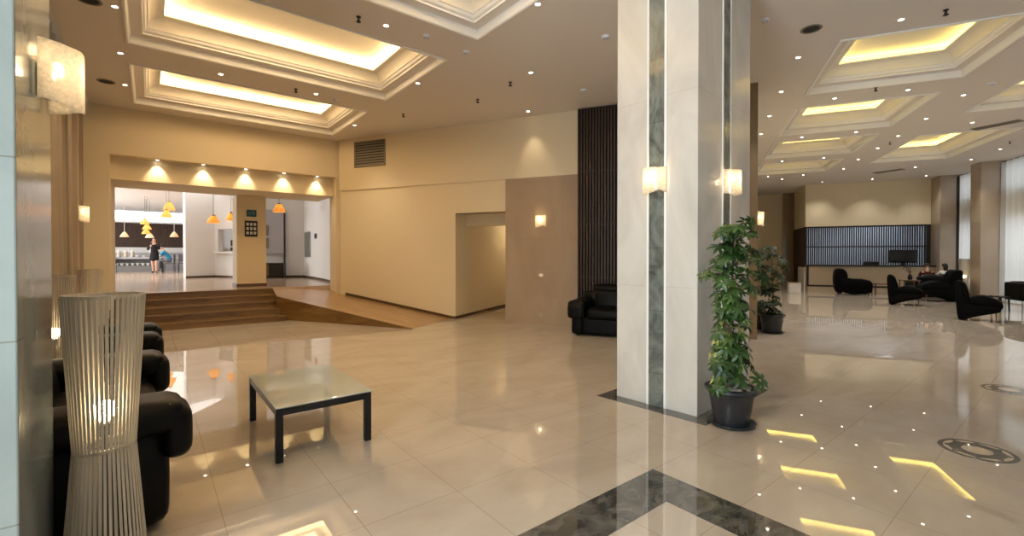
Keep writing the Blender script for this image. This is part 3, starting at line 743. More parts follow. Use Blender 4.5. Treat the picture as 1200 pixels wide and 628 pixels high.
# ------------------------------------------------------------------ black leather sofas (local: x along, front towards -y)
def cushions_sofa(label, loc, rotz, wid, dep=.95, seats=2, arm_h=.63, back_h=.84, cat='sofa', name='leather_sofa', group='black leather sofas'):
    t = thing(name, label, cat, loc, rotz, group)
    aw = .27; d2 = dep/2
    MB().rbox((0, .02, .20), (wid-.06, dep-.10, .34), .04, 8).build('base', M['leather'], parent=t, smooth=60)
    inner = wid-2*aw
    for s in (-1, 1):
        a = MB().rbox((s*(wid/2-aw/2), .0, .29), (aw-.03, dep-.04, .54), .07, 10, (.04, .02, 0))
        o = a.build('armrest', M['leather'], parent=t, smooth=60)
        p = MB().rbox((s*(wid/2-aw/2), -.06, arm_h-.075), (aw+.07, dep-.02, .17), .062, 12, (.03, .02, .14))
        p.rbox((s*(wid/2-aw/2), -d2-.015, arm_h-.17), (aw+.05, .14, .28), .06, 10, (.03, .12, .02))
        p.build('arm_pad', M['leather'], parent=o, smooth=60)
    w = inner/seats
    for k in range(seats):
        x = -inner/2+w*(k+.5)
        MB().rbox((x, -.10, .41), (w-.01, dep-.24, .20), .075, 12, (.02, .03, .18)).build('seat_cushion', M['leather'], parent=t, smooth=60)
        MB().rbox((x, d2-.25, .62), (w-.005, .26, .44), .11, 12, (.02, .18, .06), Matrix.Rotation(R_(-10), 3, 'X')).build('back_cushion', M['leather'], parent=t, smooth=60)
        MB().rbox((x, d2-.17, back_h-.06), (w, .24, .17), .08, 10, (.02, .1, .08)).build('headrest', M['leather'], parent=t, smooth=60)
    MB().rbox((0, d2-.09, .42), (wid-.10, .18, .72), .07, 10, (0, .03, 0)).build('back', M['leather'], parent=t, smooth=60)
    b = MB()
    for sx_ in (-1, 1):
        for sy_ in (-1, 1): b = MB().lathe([(0, 0), (.022, 0), (.028, .04), (0, .04)], 12, sx_*(wid/2-.12), sy_*(d2-.12)); b.build('foot', M['black'], parent=t)
    return t
# left wall row, facing +u  (local -y -> +u : rot = AL+90deg)
cushions_sofa('black leather sofa behind the near floor lamp in the left foreground', LW(-.415, 3.99), AL+PI/2+R_(2.2), 1.84, .95, 2, .69, .86)
cushions_sofa('black leather armchair beyond the near sofa, before the wooden stairs', LW(-.45, 6.98), AL+PI/2, 1.16, .95, 1, .62, .82, 'armchair', 'leather_armchair', 'black leather armchairs')
cushions_sofa('black leather sofa against the dark slatted panel, left of the white pillar', RW(-1.28, VW-.68), AR, 2.0, .98, 2, .64, .90)

# ------------------------------------------------------------------ glass coffee table
fl_, fr_, bl_ = toL(at(326, 542.6, 0)), toL(at(428.4, 516, 0)), toL(at(292, 492, 0))
tw_ = .70; tl_ = 1.13; hh_ = .40
tc_ = (fl_[0]-.025+tw_/2, fl_[1]-.025+tl_/2)
ct = thing('coffee_table', 'low square-legged black coffee table with a pale glass top on the marble floor', 'coffee table', LW(*tc_), AL)
for sx_ in (-1, 1):
    for sy_ in (-1, 1):
        x, y = sx_*(tw_/2-.025), sy_*(tl_/2-.025)
        MB().box(x-.025, x+.025, y-.025, y+.025, 0, hh_-.012).build('leg', M['black'], parent=ct, smooth=0, bevel=.003)
b = MB()
for s in (-1, 1):
    b.box(-tw_/2+.05, tw_/2-.05, s*(tl_/2-.025)-.022, s*(tl_/2-.025)+.022, hh_-.062, hh_-.014); b.box(s*(tw_/2-.025)-.022, s*(tw_/2-.025)+.022, -tl_/2+.05, tl_/2-.05, hh_-.062, hh_-.014)
b.build('frame', M['black'], parent=ct, smooth=0, bevel=.003)
MB().box(-tw_/2-.005, tw_/2+.005, -tl_/2-.005, tl_/2+.005, hh_-.006, hh_+.006).build('glass_top', M['glass_top'], parent=ct, smooth=0, bevel=.002)
b = MB()
for sx_ in (-1, 1):
    for sy_ in (-1, 1): b.lathe([(0, hh_-.013), (.014, hh_-.013), (.014, hh_-.006), (0, hh_-.006)], 12, sx_*(tw_/2-.03), sy_*(tl_/2-.03))
b.build('glass_pad', M['chrome'], parent=ct)

# ------------------------------------------------------------------ floor medallions
def medallion(px, py, r, label):
    p = at(px, py, 0)
    t = thing('floor_medallion', label, 'floor medallion', p, 0, 'round floor medallions', 'structure')
    def ann(r0, r1, nm, m, z=.0016): 
        pr = [(r0, -.02), (r1, -.02), (r1, z), (r0, z)] if r0 > 0 else [(0, -.02), (r1, -.02), (r1, z), (0, z)]
        MB().lathe(pr, 48, closed=r0 > 0).build(nm, m, parent=t, smooth=0)
    ann(r*.86, r, 'outer_ring', M['inlay']); ann(r*.72, r*.86, 'pale_ring', M['medal_light'], .0014)
    ann(r*.40, r*.72, 'dark_ring', M['inlay']); ann(0, r*.40, 'centre', M['medal_light'], .0014)
    b = MB()
    for k in range(8):
        a = 2*PI*k/8; b.add([(r*.72*math.cos(a-.22), r*.72*math.sin(a-.22), .0022), (r*.72*math.cos(a+.22), r*.72*math.sin(a+.22), .0022), (r*.87*math.cos(a), r*.87*math.sin(a), .0022)], [(0,1,2)])
    b.build('tooth', M['inlay'], parent=t, smooth=0)
medallion(1147, 528.5, .222, 'round black and cream floor medallion near the right foreground')
medallion(1184, 457, .222, 'round floor medallion farther off at the right edge of the photo')

# ------------------------------------------------------------------ curtains
def curtain(name, label, fn, frame, axis_u, v0, v1, z0, z1, m, amp=.06, per=.17, group=None, seed=0):
    rnd = random.Random(seed); n = max(24, int((v1-v0)/per*10)); rows = []
    ph = [rnd.uniform(-.5, .5) for _ in range(8)]
    for j in range(9):
        tz = j/8; z = z0+(z1-z0)*tz; row = []
        for i in range(n+1):
            s = i/n; v = v0+(v1-v0)*s; a = 2*PI*(v-v0)/per+.8*math.sin(v*2.1+ph[0])+.15*math.sin(v*5+tz*2+ph[1])
            row.append((amp*math.sin(a)*(1-.25*tz)+.015*math.sin(3.1*v+ph[2]+tz), v-v0, z))
        rows.append(row)
    t = thing(name, label, 'curtain', fn(axis_u, v0), frame, group)
    MB().grid(rows).build('cloth', m, parent=t, smooth=80, recalc=False)
    b = MB().tube([(0, -.03, z1+.015), (0, v1-v0+.03, z1+.015)], .014, 8); b.build('rail', M['grey_metal'], parent=t)
    return t
curtain('curtain', 'long taupe curtain hanging between the left pillar and the small sconce', LW, AL, -1.12, 3.4, 11.1, .02, 4.68, M['curtain'], .115, .44, 'taupe curtains', 1)
curtain('curtain', 'short taupe curtain in the far left corner beyond the small sconce', LW, AL, -1.10, 11.4, 12.36, .02, 4.68, M['curtain'], .09, .32, 'taupe curtains', 2)
lab = {0: 'white sheer curtain between the two beige piers', 1: 'white sheer curtain at the right edge of the photo, right of the lamp pier'}
for i in range(len(piers)-1):
    a, c = piers[i+1][1], piers[i][0]
    sc_ = curtain('sheer_curtain', lab.get(i, 'white sheer curtain of the window wall beyond the photo'), RW, AR, 8.98, a+.05, c-.05, .03, 4.50, M['sheer'], .085, .27, 'white sheer curtains', 10+i)
    if i > 1: sc_['kind'] = 'structure'
# ------------------------------------------------------------------ plants
def leaf_cluster(b, p, ax, L, n, rnd, droop=.45):
    ax = Vector(ax).normalized(); a = Vector((0,0,1)) if abs(ax.z) < .9 else Vector((1,0,0))
    x = ax.cross(a).normalized(); y = ax.cross(x); ph = rnd.uniform(0, 2*PI)
    for k in range(n):
        q = ph+2*PI*k/n+rnd.uniform(-.15, .15); d = (x*math.cos(q)+y*math.sin(q)); l = L*rnd.uniform(.8, 1.1)
        sd = ax.cross(d).normalized(); w = l*.17; pts = []
        for t, ww in ((.12, .25), (.35, .9), (.62, 1), (.85, .6), (1.0, .06)):
            c = p+d*(l*t)+ax*(l*(.12*t-droop*t*t))
            pts.append((c-sd*w*ww+ax*w*.18*ww, c, c+sd*w*ww+ax*w*.18*ww))
        vs = [v for r in pts for v in r]; fs = []
        for i in range(4):
            for j in range(2): a_ = i*3+j; fs.append((a_, a_+1, a_+4, a_+3))
        b.add(vs, fs)
def pot_body(b, r0, r1, h, rim=.03):
    return b.lathe([(0, .012), (r0, .012), (r0+(r1-r0)*.5, h*.5), (r1-.004, h-.05), (r1, h-.045), (r1+rim*.4, h-.04), (r1+rim, h-.03), (r1+rim, h-.004), (r1+rim*.7, h), (r1-.01, h), (r1-.02, h-.035), (0, h-.035)], 36)
def plant(name, label, loc, pot, tubes, spots, L, mats, seed, petiole=True, pebbles=True, yellow=.09, group=None, cl=(8, .45)):
    rnd = random.Random(seed); t = thing(name, label, 'potted plant', loc, 0, group)
    r0, r1, h = pot
    pt_ = pot_body(MB(), r0, r1, h).build('pot', M['pot'], parent=t)
    MB().lathe([(0, 0), (r0+.03, 0), (r0+.055, .018), (r0+.055, .028), (r0+.045, .026), (r0+.02, .012), (0, .012)], 36).build('saucer', M['pot'], parent=t)
    MB().lathe([(0, h-.03), (r1*.5, h-.02), (r1-.015, h-.03), (r1-.02, h-.04), (0, h-.04)], 28).build('soil', M['soil'], parent=t)
    if pebbles:
        b = MB()
        for _ in range(46):
            a, q = rnd.uniform(0, 2*PI), (r1-.04)*math.sqrt(rnd.random()); s = rnd.uniform(.012, .026)
            b.rbox((q*math.cos(a), q*math.sin(a), h-.02), (s*2.2, s*1.7, s*1.1), s*.5, 3)
        o = b.build('pebbles', M['pebble'], parent=t); o['kind'] = 'stuff'
    for pts, r in tubes: MB().tube(pts, r, 8).build('stem', M['stem'], parent=t)
    bg, by, bp = MB(), MB(), MB()
    for p, ax in spots:
        p = Vector(p); q = rnd.random(); leaf_cluster(by if q < yellow else bg, p, ax, L*rnd.uniform(.8, 1.2), rnd.choice((cl[0]-1, cl[0], cl[0]+1)), rnd, cl[1]+rnd.uniform(-.1, .15))
        if petiole:
            best = None
            for pts, r in tubes:
                for v in pts:
                    d = (Vector(v)-p).length+max(0, v[2]-p.z)*.5
                    if best is None or d < best[0]: best = (d, Vector(v))
            m = (best[1]+p)/2+Vector((0, 0, .02)); bp.tube([best[1], m, p], .0028, 4)
    bg.build('leaves', mats[0], parent=t, smooth=50, recalc=False)
    if by.v: tag(by.build('leaves', mats[1], parent=t, smooth=50, recalc=False), 'yellow variegated leaves')
    if bp.v: bp.build('petioles', M['stem'], parent=t)
    return t
rnd = random.Random(5)
PP = at(857, 498.5, 0)+Vector((.02, .03, 0)); PP.z = .0016
def loc_px(px, py, dd=0):
    d = PP.y+dd; return Vector(((px-CX)/F*d-PP.x, dd, HC-(py-HY)/F*d-PP.z))
pinv = Matrix.Rotation(-PA, 3, 'Z')
spots = []
rows = [(264, 850, 882, 6), (276, 842, 886, 9), (290, 838, 888, 11), (304, 834, 893, 12), (317, 829, 896, 12), (330, 838, 890, 10), (345, 842, 884, 9), (360, 845, 880, 8), (374, 841, 876, 8),
        (388, 838, 878, 9), (402, 838, 876, 10), (415, 836, 880, 10), (427, 838, 881, 10), (438, 842, 872, 7)]
for y, xa, xb, n in rows:
    for k in range(n):
        px = xa+(xb-xa)*(k+rnd.uniform(.1, .9))/n; py = y+rnd.uniform(-7, 7); dd = rnd.uniform(-.17, .17)
        p = loc_px(px, py, dd)
        w = pinv @ Vector((PP.x+p.x-pc.x, PP.y+p.y-pc.y, 0))
        if w.y > -.10: p += (Matrix.Rotation(PA, 3, 'Z') @ Vector((0, -.10-w.y, 0)))
        o = Vector((p.x, p.y, 0)); ax = o*rnd.uniform(1.5, 3.2)+Vector((rnd.uniform(-.25, .25), rnd.uniform(-.4, 0), rnd.uniform(.35, .9)))
        spots.append((p, ax))
spots.append((loc_px(891, 446, -.10), (.25, -.75, .5)))
spots.append((loc_px(842, 455, -.16), (-.4, -.5, .35)))
spots.append((loc_px(824, 321, -.08), (-.6, -.3, .5)))
tubes = [([(.0, .0, .27), (.01, .01, .6), (-.01, .02, 1.0), (.01, .0, 1.4), (.03, .0, 1.72)], [.013, .012, .011, .009, .005]),
         ([(.07, -.02, .27), (.05, -.03, .55), (.06, -.02, .95), (.02, -.02, 1.3)], [.012, .011, .009, .005]),
         ([(-.06, .0, .27), (-.05, .02, .5), (-.06, .0, .9), (-.03, .0, 1.2)], [.011, .010, .008, .005])]
plant('potted_umbrella_plant', 'tall green umbrella plant in a black pot at the foot of the white pillar', PP, (.145, .19, .335), tubes, spots, .095, (M['leaf'], M['leaf_yellow']), 11)
P2 = at(906, 391, 0)+Vector((.05, .12, 0))
def loc2(px, py, dd): 
    d = P2.y+dd; return Vector(((px-CX)/F*d-P2.x, dd, HC-(py-HY)/F*d))
spots = []
for y, xa, xb, n in [(292, 890, 908, 5), (301, 888, 920, 8), (312, 887, 923, 9), (323, 889, 920, 7), (334, 892, 916, 8), (345, 894, 912, 6), (355, 890, 914, 8), (364, 889, 917, 10), (371, 893, 916, 8)]:
    for k in range(n):
        p = loc2(xa+(xb-xa)*(k+rnd.random())/n, y+rnd.uniform(-5, 5), rnd.uniform(-.2, .2)); o = Vector((p.x, p.y, 0))
        spots.append((p, o*1.5+Vector((rnd.uniform(-.3, .3), rnd.uniform(-.3, .1), rnd.uniform(.4, .9)))))
tubes = [([(.0, .0, .3), (.03, .0, .8), (-.02, .0, 1.2), (.02, .0, 1.55)], [.013, .011, .009, .005]), ([(-.05, .02, .3), (-.06, .0, .7), (.05, .0, 1.15), (.12, .0, 1.4)], [.011, .009, .007, .004])]
plant('potted_umbrella_plant', 'dark leafy plant in a black pot beyond the tall green umbrella plant', P2, (.16, .205, .36), tubes, spots, .12, (M['leaf_dark'], M['leaf_dark']), 12, pebbles=False, yellow=0)
P3 = at(893, 386, 0)+Vector((.03, .12, 0))
spots = [(Vector((rnd.uniform(-.1, .1), rnd.uniform(-.1, .1), rnd.uniform(.4, .62))), (rnd.uniform(-.6, .6), rnd.uniform(-.6, .3), .7)) for _ in range(12)]
plant('potted_umbrella_plant', 'low plant in a dark pot half hidden behind the dark leafy one', P3, (.13, .165, .33), [([(0, 0, .28), (0, .01, .4), (.02, 0, .55)], [.01, .009, .005])], spots, .10, (M['leaf_dark'], M['leaf_dark']), 13, pebbles=False, yellow=0)

# ------------------------------------------------------------------ lounge chairs (local: faces +x, width along y)
def face_x(gx, gy): return math.atan2(gy, gx)
def face_my(gx, gy): return math.atan2(gx, -gy)
def prof_xz(prof, w, n=6, rnd_=.05):
    """extrude an (x,z) outline across y with softened edges"""
    b = MB(); cx = sum(p[0] for p in prof)/len(prof); cz = sum(p[1] for p in prof)/len(prof); m = len(prof); vs, fs = [], []
    steps = [(-w/2, rnd_), (-w/2+rnd_*.3, rnd_*.3), (-w/2+rnd_, 0), (w/2-rnd_, 0), (w/2-rnd_*.3, rnd_*.3), (w/2, rnd_)]
    for y, ins in steps:
        for k, (x, z) in enumerate(prof):
            a = Vector(prof[k-1]); c = Vector(prof[(k+1) % m]); tn = (c-a).normalized(); nn = Vector((-tn.y, tn.x))
            vs.append((x+nn.x*ins*.5, y, z+nn.y*ins*.5))
    for i in range(len(steps)-1):
        for k in range(m): p, q = i*m+k, i*m+(k+1) % m; fs.append((p, q, q+m, p+m))
    fs += [tuple(range(m))[::-1], tuple(range(5*m, 6*m))]
    return b.add(vs, fs)
def smooth_closed(pts, n=3):
    for _ in range(n):
        q = []
        for i in range(len(pts)):
            a, c = pts[i], pts[(i+1) % len(pts)]
            q += [(a[0]*.75+c[0]*.25, a[1]*.75+c[1]*.25), (a[0]*.25+c[0]*.75, a[1]*.25+c[1]*.75)]
        pts = q
    return pts
def lounge_chair(label, loc, rotz, sc=1.0, w=.58, sx=.74):
    t = thing('lounge_chair', label, 'lounge chair', loc, rotz, 'black swooping lounge chairs'); t.scale = (sc*sx, sc, sc)
    shell = smooth_closed([(-.05, .0), (.08, .0), (.30, .07), (.62, .15), (.92, .21), (1.02, .25), (1.03, .34), (.70, .36), (.32, .36), (.22, .48), (.10, .80), (.07, .93), (-.06, .95), (-.13, .90), (-.12, .6), (-.09, .3)], 2)
    prof_xz(shell, w).build('shell', M['leather_dull'], parent=t, smooth=50)
    seat = smooth_closed([(.20, .34), (.98, .26), (1.08, .34), (1.06, .44), (.90, .53), (.66, .60), (.46, .60), (.30, .55), (.18, .50)], 2)
    prof_xz(seat, w-.06).build('seat_cushion', M['leather_dull'], parent=t, smooth=50)
    back = smooth_closed([(.16, .50), (.27, .52), (.20, .74), (.12, .90), (.04, .90), (.06, .7)], 2)
    prof_xz(back, w-.10).build('back_cushion', M['leather_dull'], parent=t, smooth=50)
    for s in (-1, 1): MB().tube([(.90, s*(w/2-.07), .24), (.905, s*(w/2-.07), .12), (.91, s*(w/2-.06), .0)], [.022, .019, .013], 10).build('leg', M['wood_red'], parent=t)
    return t
lounge_chair('black swooping lounge chair in the right wing, nearest, with its back to the sofa', at(1126, 375, 0)+Vector((.18, .19, 0)), face_x(.69, -.725), .97, .58, .67)
lounge_chair('black lounge chair with thin tall back, middle of the right wing seating', at(1050, 357, 0)+Vector((.03, .22, 0)), face_x(.757, -.653), .97)
t = thing('club_armchair', 'rounded black armchair in front of the reception, farthest left of the seating', 'armchair', atd(980, 18.0, 0), face_x(.86, -.5), 'black club armchairs')
prof_xz(smooth_closed([(-.02, .03), (.18, .03), (.30, .45), (.36, .72), (.26, .98), (.05, 1.02), (-.07, .93), (-.10, .5)], 2), .96, rnd_=.14).build('back', M['leather_dull'], parent=t, smooth=60)
for s in (-1, 1):
    o = prof_xz(smooth_closed([(.05, .03), (1.06, .03), (1.10, .30), (1.06, .55), (.88, .60), (.45, .60), (.28, .68), (.10, .70)], 2), .24, rnd_=.07).build('armrest', M['leather_dull'], parent=t, smooth=60); o.location = (0, s*.37, 0)
MB().rbox((.66, 0, .24), (.78, .54, .38), .05, 8).build('base', M['leather_dull'], parent=t, smooth=60)
MB().rbox((.66, 0, .46), (.80, .52, .17), .07, 10, (0, 0, .15)).build('seat_cushion', M['leather_dull'], parent=t, smooth=60)
for x in (.12, .98):
    for s in (-1, 1): MB().lathe([(0, 0), (.02, 0), (.026, .04), (0, .04)], 10, x, s*.36).build('foot', M['black'], parent=t)
cushions_sofa('low black sofa with two people on it, seen from behind in the right wing', RW(7.72, 20.86), face_my(.384, .923), 1.36, .90, 2, .60, .80)
lounge_chair('black chair back showing beyond the occupied sofa, left of the glowing lamp', RW(7.66, 19.36), face_x(-.923, .384), 1.10, .6, .8)
# chair with chrome legs at the right edge
q = at(1185, 368.5, 0)
t = thing('chrome_leg_armchair', 'black armchair on slim chrome legs cut by the right edge of the photo', 'armchair', q+Vector((1.2, .56, 0)), AR)
MB().rbox((0, 0, .36), (.80, .78, .14), .03, 8).build('seat_frame', M['leather'], parent=t, smooth=60)
MB().rbox((0, -.02, .47), (.58, .66, .15), .05, 10, (0, 0, .12)).build('seat_cushion', M['leather'], parent=t, smooth=60)
for s in (-1, 1): MB().rbox((s*.345, 0, .55), (.11, .80, .46), .035, 8).build('armrest', M['leather'], parent=t, smooth=60)
MB().rbox((0, .34, .58), (.60, .12, .44), .04, 8).build('back', M['leather'], parent=t, smooth=60)
for sx_ in (-1, 1):
    for sy_ in (-1, 1): MB().box(sx_*.37-.014, sx_*.37+.014, sy_*.36-.014, sy_*.36+.014, 0, .34).build('leg', M['chrome'], parent=t, smooth=0, bevel=.003)

def low_table(name, label, loc, rotz, lx, ly, h, m, th=.03, group=None):
    t = thing(name, label, 'side table', loc, rotz, group)
    MB().box(-lx/2, lx/2, -ly/2, ly/2, h-th, h).build('table_top', m, parent=t, smooth=0, bevel=.006)
    for sx_ in (-1, 1):
        for sy_ in (-1, 1):
            x, y = sx_*(lx/2-.05), sy_*(ly/2-.05)
            MB().tube([(x, y, h-th), (x+sx_*.01, y+sy_*.01, 0)], [.024, .018], 8).build('leg', m, parent=t)
    return t
low_table('low_side_table', 'low reddish wood table between the rounded armchair and the middle lounge chair', atd(1034, 17.6, 0), AR, .62, .45, .43, M['wood_red'])
low_table('low_side_table', 'low black table beyond the front of the nearest lounge chair', at(1172.5, 364, 0), AR, .26, .5, .40, M['black'])
low_table('low_side_table', 'brown wood table with red flowers left of the occupied sofa', RW(6.72, 20.03), AR, .5, .5, .66, M['wood_brown'])
# red flowers in a vase
rv = random.Random(3)
fp = RW(6.74, 20.03, .66)
t = thing('flower_vase', 'dark vase of red flowers on the brown wood table', 'flower vase', fp)
MB().lathe([(0, 0), (.05, 0), (.075, .06), (.06, .13), (.04, .17), (.05, .19), (.04, .185), (0, .16)], 20).build('vase', M['black'], parent=t)
bl, bf, bs = MB(), MB(), MB()
for k in range(16):
    a, r_, z = rv.uniform(0, 2*PI), rv.uniform(.02, .20), rv.uniform(.27, .48); p = Vector((r_*math.cos(a), r_*math.sin(a), z))
    bs.tube([(0, 0, .17), p*.5+Vector((0, 0, .1)), p], .003, 4)
    leaf_cluster(bf if k % 2 else bl, p, (p.x, p.y, .25), .06 if k % 2 else .08, 7, rv, .1 if k % 2 else .4)
bs.build('stems', M['stem'], parent=t); bl.build('leaves', M['leaf_dark'], parent=t, smooth=50, recalc=False); bf.build('petals', M['cloth_red'], parent=t, smooth=50, recalc=False)

# ------------------------------------------------------------------ people
def skin_obj(name, verts, edges, radii, m, parent, root=0, sub=2):
    me = bpy.data.meshes.new(name); bm = bmesh.new(); lay = bm.verts.layers.skin.verify()
    vs = []
    for i, (p, r) in enumerate(zip(verts, radii)):
        v = bm.verts.new(p); r = r if isinstance(r, tuple) else (r, r); v[lay].radius = r; v[lay].use_root = (i == root); vs.append(v)
    for a, b_ in edges: bm.edges.new((vs[a], vs[b_]))
    bm.to_mesh(me); bm.free(); me.materials.append(m); me.shade_smooth()
    o = bpy.data.objects.new(name, me); C.objects.link(o); o.parent = parent
    s = o.modifiers.new('skin', 'SKIN'); s.use_smooth_shade = True; s.branch_smoothing = .6
    q = o.modifiers.new('sub', 'SUBSURF'); q.levels = sub; q.render_levels = sub
    return o
def person(label, loc, rotz, J, clothes, hair, cat='person', hair_m='hair', long_hair=True):
    """J: joint name -> position (figure faces -y); clothes: list of (name, material, chain list of joint names, radius add)"""
    t = thing('person', label, cat, loc, rotz, 'people')
    RAD = dict(pelvis=(.13, .10), waist=(.115, .085), chest=(.135, .10), neckb=(.075, .065), neck=(.048, .05), jaw=(.060, .068), head=(.074, .090), crown=(.060, .075),
               shL=.055, elL=.038, wrL=.026, shR=.055, elR=.038, wrR=.026, hipL=.085, knL=.058, anL=.036, toL=.03, hipR=.085, knR=.058, anR=.036, toR=.03)
    names = [n for n in RAD if n in J]; idx = {n: i for i, n in enumerate(names)}
    V = [Vector(J[n]) for n in names]; R0 = [RAD[n] for n in names]
    E_ = [('pelvis','waist'),('waist','chest'),('chest','neckb'),('neckb','neck'),('neck','jaw'),('jaw','head'),('head','crown'),('chest','shL'),('shL','elL'),('elL','wrL'),('chest','shR'),('shR','elR'),('elR','wrR'),
          ('pelvis','hipL'),('hipL','knL'),('knL','anL'),('anL','toL'),('pelvis','hipR'),('hipR','knR'),('knR','anR'),('anR','toR')]
    E_ = [(idx[a], idx[b_]) for a, b_ in E_ if a in idx and b_ in idx]
    # nose
    jw = Vector(J['jaw']); hd = Vector(J['head']); up = (hd-jw).normalized()
    for s in 'LR':                                  # hands: palm, four fingers, thumb
        w, e = Vector(J['wr'+s]), Vector(J['el'+s]); d = (w-e).normalized()
        sd = d.cross(Vector((0, 1, 0)));  sd = sd.normalized() if sd.length > .1 else Vector((1, 0, 0)); nr = d.cross(sd)
        palm = w+d*.055; V.append(palm); R0.append((.032, .016)); k = len(V)-1; E_.append((idx['wr'+s], k))
        for q, (off, ln) in enumerate(((-.026, .070), (-.009, .082), (.009, .078), (.025, .060))):
            a = palm+d*.04+sd*off; b_ = a+d*ln*.5+nr*.008; c = b_+d*ln*.4+nr*.022
            V.extend([a, b_, c]); R0.extend([.009, .0085, .0065]); n = len(V); E_.extend([(k, n-3), (n-3, n-2), (n-2, n-1)])
        a = w+d*.03-sd*.03; b_ = a+d*.035-sd*.018; V.extend([a, b_]); R0.extend([.011, .008]); n = len(V); E_.extend([(idx['wr'+s], n-2), (n-2, n-1)])
    skin_obj('body', V, E_, R0, M['skin'], t, idx['pelvis'])
    for nm, m, chains, add, over in clothes:
        vv, ee, rr, ix = [], [], [], {}
        for ch in chains:
            for a in ch:
                if a not in ix:
                    ix[a] = len(vv); vv.append(Vector(J[a])); r = over.get(a, RAD.get(a, .05)); r = r if isinstance(r, tuple) else (r, r); rr.append((r[0]+add, r[1]+add))
            for a, b_ in zip(ch, ch[1:]):
                e = (ix[a], ix[b_])
                if e not in ee and e[::-1] not in ee: ee.append(e)
        skin_obj(nm, vv, ee, rr, M[m], t, 0)
    # face: nose, eyes, mouth
    f = Vector(hair['fwd']).normalized(); rt = f.cross(up).normalized(); fc = hd-up*.01
    b = MB().tube([fc+f*.070+up*.02, fc+f*.098-up*.018, fc+f*.075-up*.03], [.007, .012, .008], 6); b.build('nose', M['skin'], parent=t)
    b = MB()
    for s in (-1, 1): b.rbox(fc+f*.076+rt*.030*s+up*.015, (.022, .014, .012), .006, 4)
    b.build('eyes', M['hair'], parent=t); MB().rbox(fc+f*.078-up*.052, (.04, .014, .012), .006, 4).build('mouth', M['cloth_red'], parent=t)
    b = MB(); vs, fs = [], []; n1, n2 = 10, 18
    for i in range(n1+1):
        th = (PI*.62)*i/n1
        for k in range(n2):
            q = 2*PI*k/n2; loc_ = Vector((math.sin(th)*math.cos(q), math.sin(th)*math.sin(q), math.cos(th)))
            w = f*loc_.x+rt*loc_.y
            fr = max(0, loc_.x); thk = 1.0
            p = hd+up*.045+w*(.092)+up*(loc_.z*.092)-f*.016+up*(.055*fr*(1-loc_.z) if loc_.z < .75 else 0)
            vs.append(p)
    for i in range(n1):
        for k in range(n2): a = i*n2+k; c = i*n2+(k+1) % n2; fs.append((a, c, c+n2, a+n2))
    b.add(vs, fs)
    if hair.get('bun'): b.rbox(hd+up*.06-f*.12, (.10, .10, .10), .05, 6)
    if hair.get('long'): b.rbox(hd-f*.075-up*.06, (.15, .075, .26), .036, 6)
    b.build('hair', M[hair_m], parent=t, smooth=70)
    return t
# woman in a black dress walking, hand raised to her face
J = dict(pelvis=(0,0,.92), waist=(0,-.01,1.08), chest=(0,0,1.26), neckb=(0,0,1.39), neck=(0,-.01,1.45), jaw=(0,-.03,1.51), head=(0,-.025,1.57), crown=(0,-.01,1.63),
         shL=(.17,0,1.35), elL=(.23,-.12,1.12), wrL=(.06,-.22,1.36), shR=(-.17,0,1.35), elR=(-.25,-.03,1.10), wrR=(-.08,-.24,1.26),
         hipL=(.085,0,.86), knL=(.09,-.06,.48), anL=(.09,-.02,.09), toL=(.09,-.14,.03), hipR=(-.085,0,.86), knR=(-.08,.02,.48), anR=(-.09,.13,.10), toR=(-.09,.03,.03))
J['hem'] = (0, -.02, .56)
pw_ = at(181, 320.5, PL)
person('woman in a black dress walking in the restaurant, hands raised to her face', pw_, R_(20), J,
       [('dress', 'cloth_black', [('hem', 'pelvis', 'waist', 'chest', 'neckb')], .018, {'hem': (.19, .16), 'pelvis': (.165, .125)}),
        ('sleeve', 'cloth_black', [('chest', 'shL', 'elL', 'wrL')], .014, {'chest': .09, 'wrL': .022}), ('sleeve', 'cloth_black', [('chest', 'shR', 'elR', 'wrR')], .014, {'chest': .09, 'wrR': .022}),
        ('shoe', 'cloth_black', [('anL', 'toL')], .006, {}), ('shoe', 'cloth_black', [('anR', 'toR')], .006, {})],
       {'fwd': (0, -1, 0), 'bun': True})
# seated / leaning figures
def seated(lean=.0, arm=0):
    return dict(pelvis=(0,.08,.50), waist=(0,.06-lean*.3,.66), chest=(0,.03-lean*.8,.86), neckb=(0,.0-lean,.99), neck=(0,-.01-lean*1.1,1.04), jaw=(0,-.04-lean*1.25,1.09), head=(0,-.04-lean*1.3,1.15), crown=(0,-.03-lean*1.3,1.21),
                shL=(.17,.0-lean*.9,.95), elL=(.22,-.14-lean*.8,.74), wrL=(.10,-.34-lean*.6,.72+arm), shR=(-.17,.0-lean*.9,.95), elR=(-.22,-.14-lean*.8,.74), wrR=(-.10,-.34-lean*.6,.70),
                hipL=(.09,.06,.49), knL=(.11,-.36,.50), anL=(.11,-.38,.09), toL=(.11,-.50,.035), hipR=(-.09,.06,.49), knR=(-.12,-.36,.50), anR=(-.12,-.36,.09), toR=(-.12,-.48,.035))
def sit_clothes(top, legs):
    return [('top', top, [('pelvis', 'waist', 'chest', 'neckb'), ('chest', 'shL', 'elL'), ('chest', 'shR', 'elR')], .018, {}),
            ('trousers', legs, [('waist', 'pelvis'), ('pelvis', 'hipL', 'knL', 'anL'), ('pelvis', 'hipR', 'knR', 'anR')], .014, {'waist': .11}),
            ('shoe', 'cloth_black', [('anL', 'toL')], .010, {}), ('shoe', 'cloth_black', [('anR', 'toR')], .010, {})]
pb = at(198, 319.5, PL)
person('person in a blue shirt bending over a chair at a restaurant table', pb+Vector((0, 0, .09)), R_(-60), seated(.20), sit_clothes('cloth_blue', 'cloth_grey'), {'fwd': (0, -.9, -.45)})
